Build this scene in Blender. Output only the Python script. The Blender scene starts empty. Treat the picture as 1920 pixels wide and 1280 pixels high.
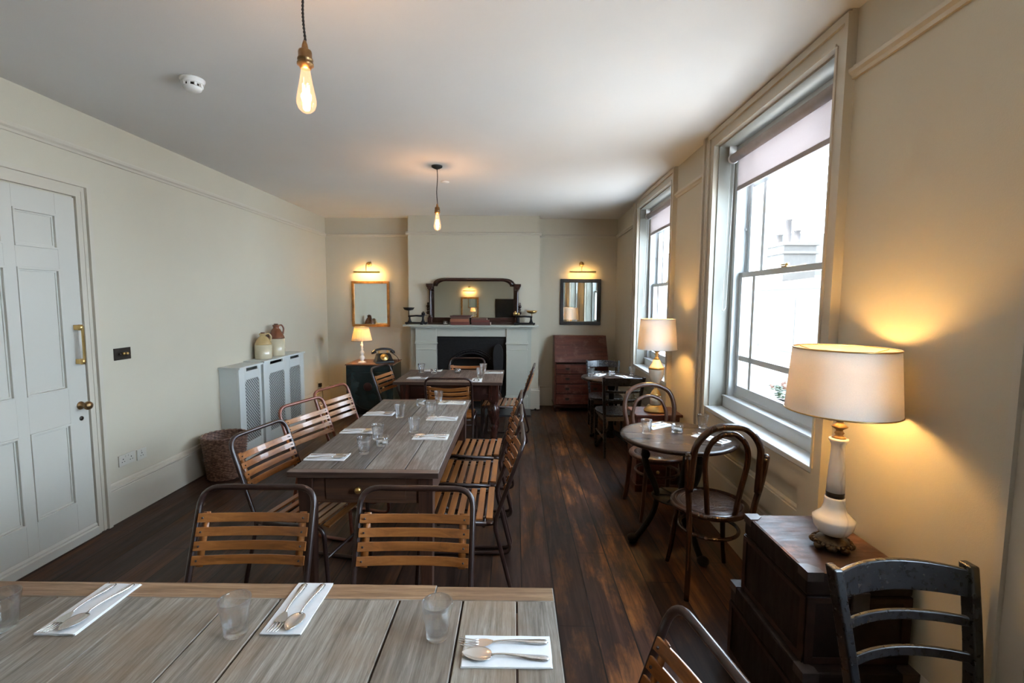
import bpy, bmesh, math, random
from mathutils import Vector, Matrix, noise
random.seed(7)
PI = math.pi
sc = bpy.context.scene
COL = sc.collection

# ------------------------------------------------------------------ camera
F_PX = 890.0
cam_d = bpy.data.cameras.new('camera'); cam = bpy.data.objects.new('camera', cam_d); COL.objects.link(cam)
cam_d.sensor_fit = 'HORIZONTAL'; cam_d.sensor_width = 36.0; cam_d.lens = F_PX / 1920.0 * 36.0
cam_d.clip_start = 0.05; cam_d.clip_end = 200
yaw = math.atan2(6.0, F_PX); pitch = math.atan2(77.0, F_PX); roll = math.radians(0.35)
Fv = Vector((-math.sin(yaw) * math.cos(pitch), math.cos(yaw) * math.cos(pitch), -math.sin(pitch)))
Rv = Fv.cross(Vector((0, 0, 1))).normalized(); Uv = Rv.cross(Fv)
R2 = math.cos(roll) * Rv + math.sin(roll) * Uv; U2 = -math.sin(roll) * Rv + math.cos(roll) * Uv
m = Matrix((R2, U2, -Fv)).transposed().to_4x4(); m.translation = Vector((0, 0, 1.6))
cam.matrix_world = m
sc.camera = cam

# ------------------------------------------------------------------ light from outside, exposure
SKY = 25.0
w = bpy.data.worlds.new('sky'); sc.world = w; w.use_nodes = True
bg = w.node_tree.nodes['Background']; bg.inputs['Color'].default_value = (0.68, 0.82, 1.0, 1); bg.inputs['Strength'].default_value = SKY
sd_ = bpy.data.lights.new('sun', 'SUN'); sd_.energy = 50.0; sd_.angle = math.radians(4); sd_.color = (1, .97, .93)
sun = bpy.data.objects.new('sun', sd_); COL.objects.link(sun); sun.rotation_euler = (0, math.radians(-25), math.radians(12))   # high sun from behind this house, lights the street opposite
sc.view_settings.view_transform = 'Standard'; sc.view_settings.look = 'None'
sc.view_settings.gamma = 1.0; sc.view_settings.use_curve_mapping = False
sc.view_settings.exposure = 0.18
cy = sc.cycles
cy.max_bounces = 10; cy.diffuse_bounces = 5; cy.glossy_bounces = 4; cy.transmission_bounces = 8; cy.transparent_max_bounces = 16
cy.caustics_reflective = False; cy.caustics_refractive = True; cy.sample_clamp_indirect = 50.0
cy.use_denoising = True

# ------------------------------------------------------------------ materials
MATS = {}
class NT:
    def __init__(s, name):
        s.m = bpy.data.materials.new(name); s.m.use_nodes = True; s.t = s.m.node_tree; s.n = s.t.nodes; s.n.clear()
        s.out = s.n.new('ShaderNodeOutputMaterial')
    def node(s, typ, **kw):
        x = s.n.new(typ)
        for k, v in kw.items():
            if isinstance(v, bpy.types.NodeSocket): s.t.links.new(v, x.inputs[k.replace('_', ' ')])
            elif k.replace('_', ' ') in x.inputs and not hasattr(type(x), k): x.inputs[k.replace('_', ' ')].default_value = v
            else: setattr(x, k, v)
        return x
    def link(s, a, b): s.t.links.new(a, b)
    def coord(s, scale=(1, 1, 1), loc=(0, 0, 0), rot=(0, 0, 0), src='Object'):
        c = s.n.new('ShaderNodeTexCoord'); mp = s.n.new('ShaderNodeMapping')
        s.link(c.outputs[src], mp.inputs['Vector']); mp.inputs['Scale'].default_value = scale
        mp.inputs['Location'].default_value = loc; mp.inputs['Rotation'].default_value = rot
        return mp.outputs[0]
    def noise(s, vec, scale=5, detail=4, rough=.55, dist=0):
        x = s.n.new('ShaderNodeTexNoise'); s.link(vec, x.inputs['Vector'])
        x.inputs['Scale'].default_value = scale; x.inputs['Detail'].default_value = detail
        x.inputs['Roughness'].default_value = rough; x.inputs['Distortion'].default_value = dist
        return x.outputs['Fac']
    def ramp(s, fac, stops):
        x = s.n.new('ShaderNodeValToRGB'); s.link(fac, x.inputs['Fac'])
        el = x.color_ramp.elements
        while len(el) < len(stops): el.new(.5)
        for e, (p, c) in zip(el, stops):
            e.position = p; e.color = (c, c, c, 1) if isinstance(c, (int, float)) else tuple(c) + (1,)
        return x.outputs['Color']
    def mix(s, fac, a, b, mode='MIX'):
        x = s.n.new('ShaderNodeMix'); x.data_type = 'RGBA'; x.blend_type = mode
        for sock, v in ((x.inputs[0], fac), (x.inputs[6], a), (x.inputs[7], b)):
            if isinstance(v, bpy.types.NodeSocket): s.link(v, sock)
            elif isinstance(v, tuple): sock.default_value = v + (1,) if len(v) == 3 else v
            else: sock.default_value = v
        return x.outputs[2]
    def math(s, op, a, b=0.0, c=0.0):
        x = s.n.new('ShaderNodeMath'); x.operation = op
        for sock, v in zip(x.inputs, (a, b, c)):
            if isinstance(v, bpy.types.NodeSocket): s.link(v, sock)
            else: sock.default_value = v
        return x.outputs[0]
    def bsdf(s, color, rough=.5, metallic=0.0, spec=.5, bump=None, bump_d=.002, coat=0, coat_r=.1, trans=0, ior=1.45, sub=0):
        p = s.n.new('ShaderNodeBsdfPrincipled')
        def put(k, v):
            if isinstance(v, bpy.types.NodeSocket): s.link(v, p.inputs[k])
            elif isinstance(v, tuple): p.inputs[k].default_value = v + (1,) if len(v) == 3 else v
            else: p.inputs[k].default_value = v
        put('Base Color', color); put('Roughness', rough); put('Metallic', metallic); put('Specular IOR Level', spec)
        put('Coat Weight', coat); put('Coat Roughness', coat_r); put('Transmission Weight', trans); put('IOR', ior)
        if bump is not None:
            b = s.n.new('ShaderNodeBump'); b.inputs['Distance'].default_value = bump_d; b.inputs['Strength'].default_value = .6
            s.link(bump, b.inputs['Height']); s.link(b.outputs[0], p.inputs['Normal'])
        s.link(p.outputs[0], s.out.inputs['Surface'])
        return p
def done(nm, nt): MATS[nm] = nt.m; return nt.m
def simple(nm, build):
    n = NT(nm); build(n); return done(nm, n)
def plain(nm, color, rough=.5, metallic=0, spec=.5, var=.12, nscale=8, coat=0, bump=0):
    n = NT(nm); v = n.coord()
    nz = n.noise(v, nscale, 5)
    c2 = tuple(min(1, x * (1 - var)) for x in color); c1 = tuple(min(1, x * (1 + var)) for x in color)
    n.bsdf(n.ramp(nz, [(.3, c2), (.7, c1)]), rough, metallic, spec, coat=coat, bump=nz if bump else None, bump_d=bump)
    return done(nm, n)
def paint(nm, color, rough=.55, bump=.0006):
    n = NT(nm); v = n.coord()
    a = n.noise(v, 1.3, 3); b = n.noise(v, 220, 2)
    c = n.ramp(a, [(.3, tuple(x * .97 for x in color)), (.7, tuple(x * 1.02 for x in color))])
    n.bsdf(c, rough, 0, .35, bump=b, bump_d=bump)
    return done(nm, n)
def wood(nm, dark, mid, light, axis='Y', rough=.45, grain=1.0, coat=0, wear=None, spec=.5, bump=.0008):
    """stretched noise grain along an axis"""
    n = NT(nm); s = [38 * grain] * 3; s['XYZ'.index(axis)] = 2.2 * grain
    info = n.n.new('ShaderNodeObjectInfo')
    c0 = n.n.new('ShaderNodeTexCoord'); off = n.n.new('ShaderNodeVectorMath'); off.operation = 'ADD'
    n.link(c0.outputs['Object'], off.inputs[0])
    cmb = n.n.new('ShaderNodeCombineXYZ'); r10 = n.math('MULTIPLY', info.outputs['Random'], 17.0)
    for k in range(3): n.link(r10, cmb.inputs[k])
    n.link(cmb.outputs[0], off.inputs[1])
    mp = n.n.new('ShaderNodeMapping'); mp.inputs['Scale'].default_value = s; n.link(off.outputs[0], mp.inputs['Vector'])
    g = n.noise(mp.outputs[0], 1, 6, .6, .6)
    big = n.noise(off.outputs[0], 3.5, 3)
    c = n.ramp(g, [(.28, dark), (.5, mid), (.72, light)])
    c = n.mix(n.ramp(big, [(.35, 0.0), (.75, .45)]), c, tuple(x * .55 for x in mid))
    if wear: c = n.mix(n.ramp(n.noise(off.outputs[0], 7, 6, .7), [(.52, 0.0), (.72, .75)]), c, wear)
    n.bsdf(c, rough, 0, spec, bump=g, bump_d=bump, coat=coat)
    return done(nm, n)

WALL = paint('wall_paint', (.50, .455, .355), .6)
TRIM = paint('trim_paint', (.50, .455, .37), .38, .0002)
DOORM = paint('door_paint', (.49, .47, .41), .38, .0002)
LINING = paint('reveal_paint_shaded', (.30, .295, .26), .45, .0002)  # darker than the trim: shade put into the colour against strong daylight
CEILM = paint('ceiling_paint', (.67, .65, .625), .8)
SURR = paint('surround_paint', (.43, .425, .36), .4, .0003)
COVERP = paint('radiator_cover_paint', (.54, .56, .53), .45, .0003)
SASHP = paint('sash_paint', (.54, .56, .56), .35, .0001)
BRASS = plain('brass', (.62, .42, .16), .28, 1.0, var=.15, nscale=20)
OLDBRASS = plain('aged_brass', (.30, .19, .09), .38, 1.0, var=.3, nscale=25)
STEEL = plain('cutlery_steel', (.80, .79, .77), .26, 1.0, var=.05)
IRON = plain('cast_iron', (.006, .006, .0065), .6, 0, .3, var=.4, nscale=30, bump=.001)
BLACKW = wood('black_lacquered_wood', (.006, .006, .007), (.010, .010, .012), (.02, .018, .018), 'Z', .28, coat=.3)
def _blk(n):
    g = n.n.new('ShaderNodeNewGeometry'); v = n.coord(); nz = n.noise(v, 60, 4)
    e = n.ramp(n.math('ADD', g.outputs['Pointiness'], n.math('MULTIPLY', nz, .012)), [(.57, 0.0), (.64, .5)])
    n.bsdf(n.mix(e, (.008, .0088, .0105), (.16, .13, .11)), n.ramp(nz, [(.3, .24), (.7, .36)]), 0, .5, coat=.5, coat_r=.2)
BLACKC = simple('worn_black_lacquer', _blk)
BLACKP = plain('black_plastic', (.01, .01, .011), .2)
TUBE = plain('brown_enamel_tube', (.028, .014, .012), .34, .2, coat=.35, var=.3, nscale=14)
TUBER = plain('red_brown_tube', (.17, .05, .028), .34, .2, coat=.3, var=.3, nscale=14)
SLAT = wood('varnished_slat', (.13, .042, .010), (.26, .092, .022), (.37, .145, .038), 'X', .34, 1.0, coat=.35)
SLATD = wood('window_sheen_slat', (.18, .075, .03), (.34, .165, .075), (.46, .26, .14), 'X', .32, 1.0, coat=.3)  # slat wood made paler: window reflection put into its colour
BENT = wood('bentwood_brown', (.010, .005, .004), (.028, .012, .007), (.065, .026, .014), 'Z', .26, coat=.5)
BENTL = wood('bentwood_light', (.035, .016, .010), (.08, .036, .023), (.13, .062, .04), 'Z', .34, coat=.25)
MAHOG = wood('mahogany', (.032, .009, .006), (.085, .022, .014), (.15, .044, .026), 'X', .36, .6, coat=.2, wear=(.20, .10, .08))
MAHOGD = wood('dark_mahogany', (.010, .004, .0035), (.024, .009, .007), (.045, .016, .012), 'X', .25, .8, coat=.4)
MAHOGZ = wood('dark_mahogany_upright', (.013, .005, .004), (.032, .011, .008), (.06, .02, .014), 'Z', .25, .8, coat=.4)
TLEG = wood('table_leg_wood', (.02, .010, .007), (.05, .022, .014), (.09, .04, .024), 'Z', .45)
APR = wood('table_apron_wood', (.03, .014, .009), (.07, .032, .018), (.12, .055, .03), 'X', .5)
PORC = plain('white_marble', (.74, .70, .64), .16, var=.06, nscale=5, coat=.5)
CREAM = plain('cream_glaze', (.74, .69, .58), .18, coat=.6, var=.08)
STONEW = plain('stoneware_cream', (.52, .46, .32), .2, coat=.6, var=.10, nscale=6)
STONET = plain('stoneware_tan', (.42, .30, .13), .2, coat=.6, var=.18, nscale=2.6)
STONEB = plain('stoneware_brown', (.17, .052, .020), .16, coat=.7, var=.2, nscale=2.6)
NAPK = plain('paper_napkin', (.68, .69, .69), .9, var=.03, nscale=60, bump=.0006)
WHITEP = plain('white_plastic', (.70, .69, .66), .35, var=.03)
WHITEG = plain('socket_white', (.50, .475, .41), .35, var=.03)
DARKPL = plain('bronze_plate', (.035, .028, .022), .35, .5)
DARKHOLE = plain('dark_recess', (.01, .01, .01), .8)
WAX = plain('candle_wax', (.80, .78, .72), .5, var=.02)
LEATHER = None
CABIN = plain('cabinet_black_green', (.010, .020, .020), .22, var=.4, nscale=6, coat=.5)
CABTOP = wood('cabinet_top_wood', (.05, .02, .010), (.11, .045, .02), (.17, .075, .034), 'X', .4)
GILT = plain('gilt_frame', (.42, .20, .06), .38, .7, var=.35, nscale=18, bump=.002)
FLEX = plain('black_flex', (.012, .011, .010), .7)
ROPE = plain('twisted_flex', (.02, .016, .012), .8, bump=.001, nscale=120)
BOOKS = [plain('book_cloth_red', (.12, .030, .022), .6), plain('book_cloth_brown', (.10, .045, .030), .6), plain('book_cloth_dark', (.075, .028, .022), .6), plain('book_cloth_rust', (.27, .095, .05), .6)]
PAGES = plain('book_pages', (.62, .55, .42), .8)

def _mirror(n):
    g = n.n.new('ShaderNodeBsdfGlossy'); g.inputs['Roughness'].default_value = .012; g.inputs['Color'].default_value = (.80, .82, .78, 1)
    n.link(g.outputs[0], n.out.inputs['Surface'])
MIRROR = simple('mirror_glass', _mirror)
def _glass(n):
    g = n.n.new('ShaderNodeBsdfGlass'); g.inputs['Roughness'].default_value = .0; g.inputs['IOR'].default_value = 1.42; g.inputs['Color'].default_value = (.99, 1, 1, 1)
    t = n.n.new('ShaderNodeBsdfTransparent'); gl = n.n.new('ShaderNodeBsdfGlossy'); gl.inputs['Roughness'].default_value = .06
    fr = n.n.new('ShaderNodeLayerWeight'); m1 = n.n.new('ShaderNodeMixShader'); m2 = n.n.new('ShaderNodeMixShader')
    n.link(n.math('ADD', .05, n.math('MULTIPLY', n.math('POWER', fr.outputs['Facing'], 2.5), .6)), m1.inputs[0]); n.link(t.outputs[0], m1.inputs[1]); n.link(gl.outputs[0], m1.inputs[2])
    m2.inputs[0].default_value = .45; n.link(m1.outputs[0], m2.inputs[1]); n.link(g.outputs[0], m2.inputs[2]); n.link(m2.outputs[0], n.out.inputs['Surface'])
GLASS = simple('drinking_glass', _glass)
def _pane(n):
    g = n.n.new('ShaderNodeBsdfGlossy'); g.inputs['Roughness'].default_value = 0
    t = n.n.new('ShaderNodeBsdfTransparent'); t.inputs['Color'].default_value = (.95, .97, .97, 1)
    mx = n.n.new('ShaderNodeMixShader'); fr = n.n.new('ShaderNodeLayerWeight')
    n.link(n.math('ADD', .03, n.math('MULTIPLY', n.math('POWER', fr.outputs['Facing'], 5.0), .9)), mx.inputs[0]); n.link(t.outputs[0], mx.inputs[1]); n.link(g.outputs[0], mx.inputs[2]); n.link(mx.outputs[0], n.out.inputs['Surface'])
PANE = simple('window_glass', _pane)
def _bulb(n):
    g = n.n.new('ShaderNodeBsdfGlossy'); g.inputs['Roughness'].default_value = .05; g.inputs['Color'].default_value = (1, .8, .6, 1)
    t = n.n.new('ShaderNodeBsdfTransparent'); t.inputs['Color'].default_value = (1.0, .86, .66, 1)
    e = n.n.new('ShaderNodeEmission'); e.inputs['Color'].default_value = (1, .66, .42, 1); e.inputs['Strength'].default_value = .42
    mx = n.n.new('ShaderNodeMixShader'); mx.inputs[0].default_value = .1
    ad = n.n.new('ShaderNodeAddShader')
    n.link(t.outputs[0], mx.inputs[1]); n.link(g.outputs[0], mx.inputs[2]); n.link(mx.outputs[0], ad.inputs[0]); n.link(e.outputs[0], ad.inputs[1]); n.link(ad.outputs[0], n.out.inputs['Surface'])
BULBG = simple('amber_bulb_glass', _bulb)
def emis(nm, c, s):
    def f(n):
        e = n.n.new('ShaderNodeEmission'); e.inputs['Color'].default_value = c + (1,); e.inputs['Strength'].default_value = s
        n.link(e.outputs[0], n.out.inputs['Surface'])
    return simple(nm, f)
FILA = emis('glowing_filament', (1, .62, .30), 60)
TUBEL = emis('picture_light_tube', (1, .70, .36), 3)
def cloth(nm, color, tr=.5, scale=500):
    def f(n):
        v = n.coord(); nz = n.noise(v, scale, 2)
        c = n.ramp(nz, [(.3, tuple(x * .92 for x in color)), (.7, color)])
        d = n.n.new('ShaderNodeBsdfDiffuse'); t = n.n.new('ShaderNodeBsdfTranslucent'); mx = n.n.new('ShaderNodeMixShader'); mx.inputs[0].default_value = tr
        n.link(c, d.inputs[0]); n.link(c, t.inputs[0]); n.link(d.outputs[0], mx.inputs[1]); n.link(t.outputs[0], mx.inputs[2]); n.link(mx.outputs[0], n.out.inputs['Surface'])
    return simple(nm, f)
SHADE = cloth('linen_lampshade', (.90, .85, .79), .20)
SHADEP = cloth('pleated_lampshade', (.85, .72, .52), .45)
BLIND = cloth('roller_blind_fabric', (.66, .60, .585), .42)
BLINDR = plain('blind_bar', (.33, .29, .28), .7)

def _floor(n):
    c = n.n.new('ShaderNodeTexCoord'); sp = n.n.new('ShaderNodeSeparateXYZ'); n.link(c.outputs['Object'], sp.inputs[0])
    W = .178
    u = n.math('DIVIDE', n.math('SUBTRACT', sp.outputs[0], .045), W)
    fl = n.math('FLOOR', u); fr = n.math('FRACT', u)
    wn = n.n.new('ShaderNodeTexWhiteNoise'); wn.noise_dimensions = '1D'; n.link(fl, wn.inputs['W'])
    edge = n.math('MINIMUM', fr, n.math('SUBTRACT', 1.0, fr))
    gap = n.math('LESS_THAN', edge, .019)
    # butt joints at staggered places along each board
    v2 = n.math('FRACT', n.math('ADD', n.math('DIVIDE', sp.outputs[1], 2.6), wn.outputs['Value']))
    butt = n.math('LESS_THAN', v2, .0018)
    cmb = n.n.new('ShaderNodeCombineXYZ')
    n.link(n.math('MULTIPLY', sp.outputs[0], 26), cmb.inputs[0]); n.link(n.math('MULTIPLY', sp.outputs[1], 1.6), cmb.inputs[1]); n.link(n.math('MULTIPLY', wn.outputs['Value'], 40), cmb.inputs[2])
    g = n.noise(cmb.outputs[0], 1.0, 8, .65, .8)
    cm2 = n.n.new('ShaderNodeCombineXYZ')
    n.link(n.math('MULTIPLY', sp.outputs[0], 5), cm2.inputs[0]); n.link(n.math('MULTIPLY', sp.outputs[1], 1.5), cm2.inputs[1]); n.link(n.math('MULTIPLY', wn.outputs['Value'], 11), cm2.inputs[2])
    big = n.noise(cm2.outputs[0], 1.3, 6, .68)
    base = n.ramp(g, [(.30, (.010, .005, .0035)), (.5, (.030, .0135, .009)), (.75, (.075, .036, .023))])
    worn = n.ramp(g, [(.30, (.035, .013, .005)), (.5, (.14, .055, .016)), (.75, (.27, .12, .035))])
    wf = n.ramp(big, [(.49, 0.0), (.63, .85)])
    # the walked strip between the tables and windows is worn more
    tr = n.math('ABSOLUTE', n.math('SUBTRACT', sp.outputs[0], .55)); tr = n.math('SUBTRACT', 1.0, n.math('MINIMUM', n.math('MULTIPLY', tr, 1.1), 1.0))
    wf = n.math('MULTIPLY', wf, n.math('ADD', .30, n.math('MULTIPLY', tr, .9)))
    col = n.mix(wf, base, worn)
    tone = n.math('ADD', .55, n.math('MULTIPLY', wn.outputs['Value'], .9))
    col = n.mix(1.0, col, tone, 'MULTIPLY')
    dk = n.math('MAXIMUM', gap, butt)
    col = n.mix(dk, col, (.003, .002, .002))
    rg = n.ramp(big, [(.35, .38), (.7, .58)])
    h = n.math('SUBTRACT', n.math('MULTIPLY', g, .25), n.math('MULTIPLY', dk, 1.0))
    n.bsdf(col, rg, 0, .32, bump=h, bump_d=.004)
FLOORM = simple('old_floorboards', _floor)

def _table(pal, nm):
    """oak planks running along Y; per-plank tone from the plank index stored as a vertex value"""
    def f(n):
        at = n.n.new('ShaderNodeAttribute'); at.attribute_name = 'plank'
        c = n.n.new('ShaderNodeTexCoord'); sp = n.n.new('ShaderNodeSeparateXYZ'); n.link(c.outputs['Object'], sp.inputs[0])
        ax = n.n.new('ShaderNodeAttribute'); ax.attribute_name = 'across'
        inv = n.math('SUBTRACT', 1.0, ax.outputs['Fac'])
        # across = 1 : grain along X
        gx = n.math('ADD', n.math('MULTIPLY', inv, 55), n.math('MULTIPLY', ax.outputs['Fac'], 3.0))
        gy = n.math('ADD', n.math('MULTIPLY', inv, 3.0), n.math('MULTIPLY', ax.outputs['Fac'], 55))
        cmb = n.n.new('ShaderNodeCombineXYZ')
        n.link(n.math('MULTIPLY', sp.outputs[0], gx), cmb.inputs[0]); n.link(n.math('MULTIPLY', sp.outputs[1], gy), cmb.inputs[1]); n.link(n.math('MULTIPLY', at.outputs['Fac'], 31), cmb.inputs[2])
        g = n.noise(cmb.outputs[0], 1, 8, .72, .7)
        cm2 = n.n.new('ShaderNodeCombineXYZ')
        n.link(n.math('MULTIPLY', n.math('MULTIPLY', sp.outputs[0], gx), 4), cm2.inputs[0]); n.link(n.math('MULTIPLY', n.math('MULTIPLY', sp.outputs[1], gy), 4), cm2.inputs[1])
        fine = n.noise(cm2.outputs[0], 1, 3, .6)
        big = n.noise(c.outputs['Object'], 4.5, 4, .6)
        col = n.ramp(g, [(.28, pal[0]), (.46, pal[1]), (.60, pal[2]), (.8, pal[3])])
        col = n.mix(n.ramp(fine, [(.38, .38), (.52, 0.0)]), col, pal[0])
        col = n.mix(n.ramp(big, [(.46, 0.0), (.66, .6)]), col, pal[4])
        # knots
        kn = n.n.new('ShaderNodeTexVoronoi'); n.link(c.outputs['Object'], kn.inputs['Vector']); kn.inputs['Scale'].default_value = 4.2
        col = n.mix(n.ramp(kn.outputs['Distance'], [(.035, .85), (.075, 0.0)]), col, tuple(x * .4 for x in pal[0]))
        wn = n.n.new('ShaderNodeTexWhiteNoise'); wn.noise_dimensions = '1D'; n.link(n.math('MULTIPLY', at.outputs['Fac'], 7.31), wn.inputs['W'])
        col = n.mix(1.0, col, n.math('ADD', .66, n.math('MULTIPLY', wn.outputs['Value'], .60)), 'MULTIPLY')
        w2 = n.n.new('ShaderNodeTexWhiteNoise'); w2.noise_dimensions = '1D'; n.link(n.math('MULTIPLY', at.outputs['Fac'], 3.17), w2.inputs['W'])
        col = n.mix(n.math('MULTIPLY', w2.outputs['Value'], .8), col, n.mix(1.0, col, (.94, 1.0, 1.03), 'MULTIPLY'))
        n.bsdf(col, n.ramp(g, [(.3, .55), (.7, .38)]), 0, .4, bump=n.math('ADD', g, n.math('MULTIPLY', fine, .5)), bump_d=.0014)
    return simple(nm, f)
OAK = _table([(.075, .058, .043), (.19, .165, .135), (.28, .25, .21), (.40, .37, .33), (.19, .125, .075)], 'grey_limed_oak')
OAKR = _table([(.085, .045, .025), (.21, .120, .062), (.30, .185, .105), (.39, .26, .165), (.19, .10, .055)], 'brown_oak_end')
PINE = _table([(.050, .038, .031), (.145, .128, .112), (.225, .208, .188), (.32, .30, .275), (.12, .078, .057)], 'worn_grey_pine')
PINEB = _table([(.04, .022, .016), (.105, .070, .055), (.165, .125, .10), (.23, .185, .155), (.10, .05, .034)], 'worn_brown_pine')

EDGE = wood('dark_table_edge', (.022, .012, .009), (.05, .028, .020), (.09, .055, .04), 'X', .5)
def _leather(n):
    v = n.coord(); a = n.noise(v, 6, 8, .7); b = n.noise(v, 22, 6, .7); st = n.noise(n.coord((5, 30, 5)), 1, 6, .6)
    col = n.ramp(a, [(.3, (.005, .003, .003)), (.5, (.010, .0055, .005)), (.75, (.030, .012, .009))])
    col = n.mix(n.ramp(b, [(.64, 0.0), (.74, .6)]), col, (.09, .035, .018))
    n.bsdf(col, n.ramp(st, [(.3, .40), (.7, .65)]), 0, .35, bump=b, bump_d=.002)
LEATHER = simple('trunk_leather', _leather)
def _leathert(n):
    v = n.coord(); a = n.noise(v, 4, 8, .7); b = n.noise(n.coord((8, 40, 8)), 1, 6, .7)
    col = n.ramp(a, [(.35, (.022, .013, .011)), (.50, (.060, .028, .019)), (.66, (.22, .10, .055))])
    n.bsdf(col, n.ramp(b, [(.3, .38), (.7, .6)]), 0, .4, bump=b, bump_d=.0015)
LEATHERT = simple('trunk_lid_leather', _leathert)
def _wicker(n):
    v = n.coord((1, 1, 1)); sp = n.n.new('ShaderNodeSeparateXYZ'); n.link(v, sp.inputs[0])
    a = n.noise(v, 40, 3)
    col = n.ramp(a, [(.3, (.045, .022, .015)), (.5, (.15, .078, .054)), (.75, (.34, .20, .14))])
    n.bsdf(col, .45, 0, .5)
WICKER = simple('brown_wicker', _wicker)
def _emb(n):
    v = n.coord(); vo = n.n.new('ShaderNodeTexVoronoi'); vo.feature = 'DISTANCE_TO_EDGE'; n.link(v, vo.inputs['Vector']); vo.inputs['Scale'].default_value = 42
    sp = n.n.new('ShaderNodeSeparateXYZ'); n.link(v, sp.inputs[0])
    r = n.math('SQRT', n.math('ADD', n.math('POWER', sp.outputs[0], 2), n.math('POWER', sp.outputs[1], 2)))
    ring = n.math('SINE', n.math('MULTIPLY', r, 420)); mask = n.math('GREATER_THAN', r, .138)
    h = n.math('ADD', n.math('MULTIPLY', n.math('MULTIPLY', ring, mask), .5), n.math('MULTIPLY', n.math('SUBTRACT', 1.0, mask), n.ramp(vo.outputs['Distance'], [(.0, 0.0), (.12, 1.0)])))
    n.bsdf((.045, .026, .020), .28, 0, .5, bump=h, bump_d=.003, coat=.4)
EMBOSS = simple('embossed_seat', _emb)
def _marb(n):
    v = n.coord(); w_ = n.n.new('ShaderNodeTexWave'); n.link(v, w_.inputs['Vector']); w_.inputs['Scale'].default_value = 2.2; w_.inputs['Distortion'].default_value = 7; w_.inputs['Detail'].default_value = 4
    col = n.ramp(w_.outputs['Fac'], [(.0, (.60, .57, .55)), (.015, (.72, .69, .64)), (.3, (.78, .74, .69))])
    n.bsdf(col, .14, 0, .5, coat=.5)
MARB = simple('veined_marble', _marb)
def _brick(n):
    v = n.coord(rot=(PI / 2, 0, PI / 2)); b = n.n.new('ShaderNodeTexBrick'); n.link(v, b.inputs['Vector'])
    b.inputs['Color1'].default_value = (.060, .052, .045, 1); b.inputs['Color2'].default_value = (.070, .061, .052, 1); b.inputs['Mortar'].default_value = (.045, .04, .036, 1)
    b.inputs['Scale'].default_value = 3.2; b.inputs['Mortar Size'].default_value = .012
    n.bsdf(b.outputs['Color'], .9)
BRICKM = simple('pale_brick', _brick)
RENDER = plain('pale_render', (.075, .073, .068), .9, var=.03, nscale=2)
POTM = plain('terracotta', (.042, .034, .030), .9)
ASPH = plain('pavement', (.46, .45, .44), .9)
LEAF = plain('plant_leaf', (.035, .05, .02), .6, var=.4)

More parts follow.
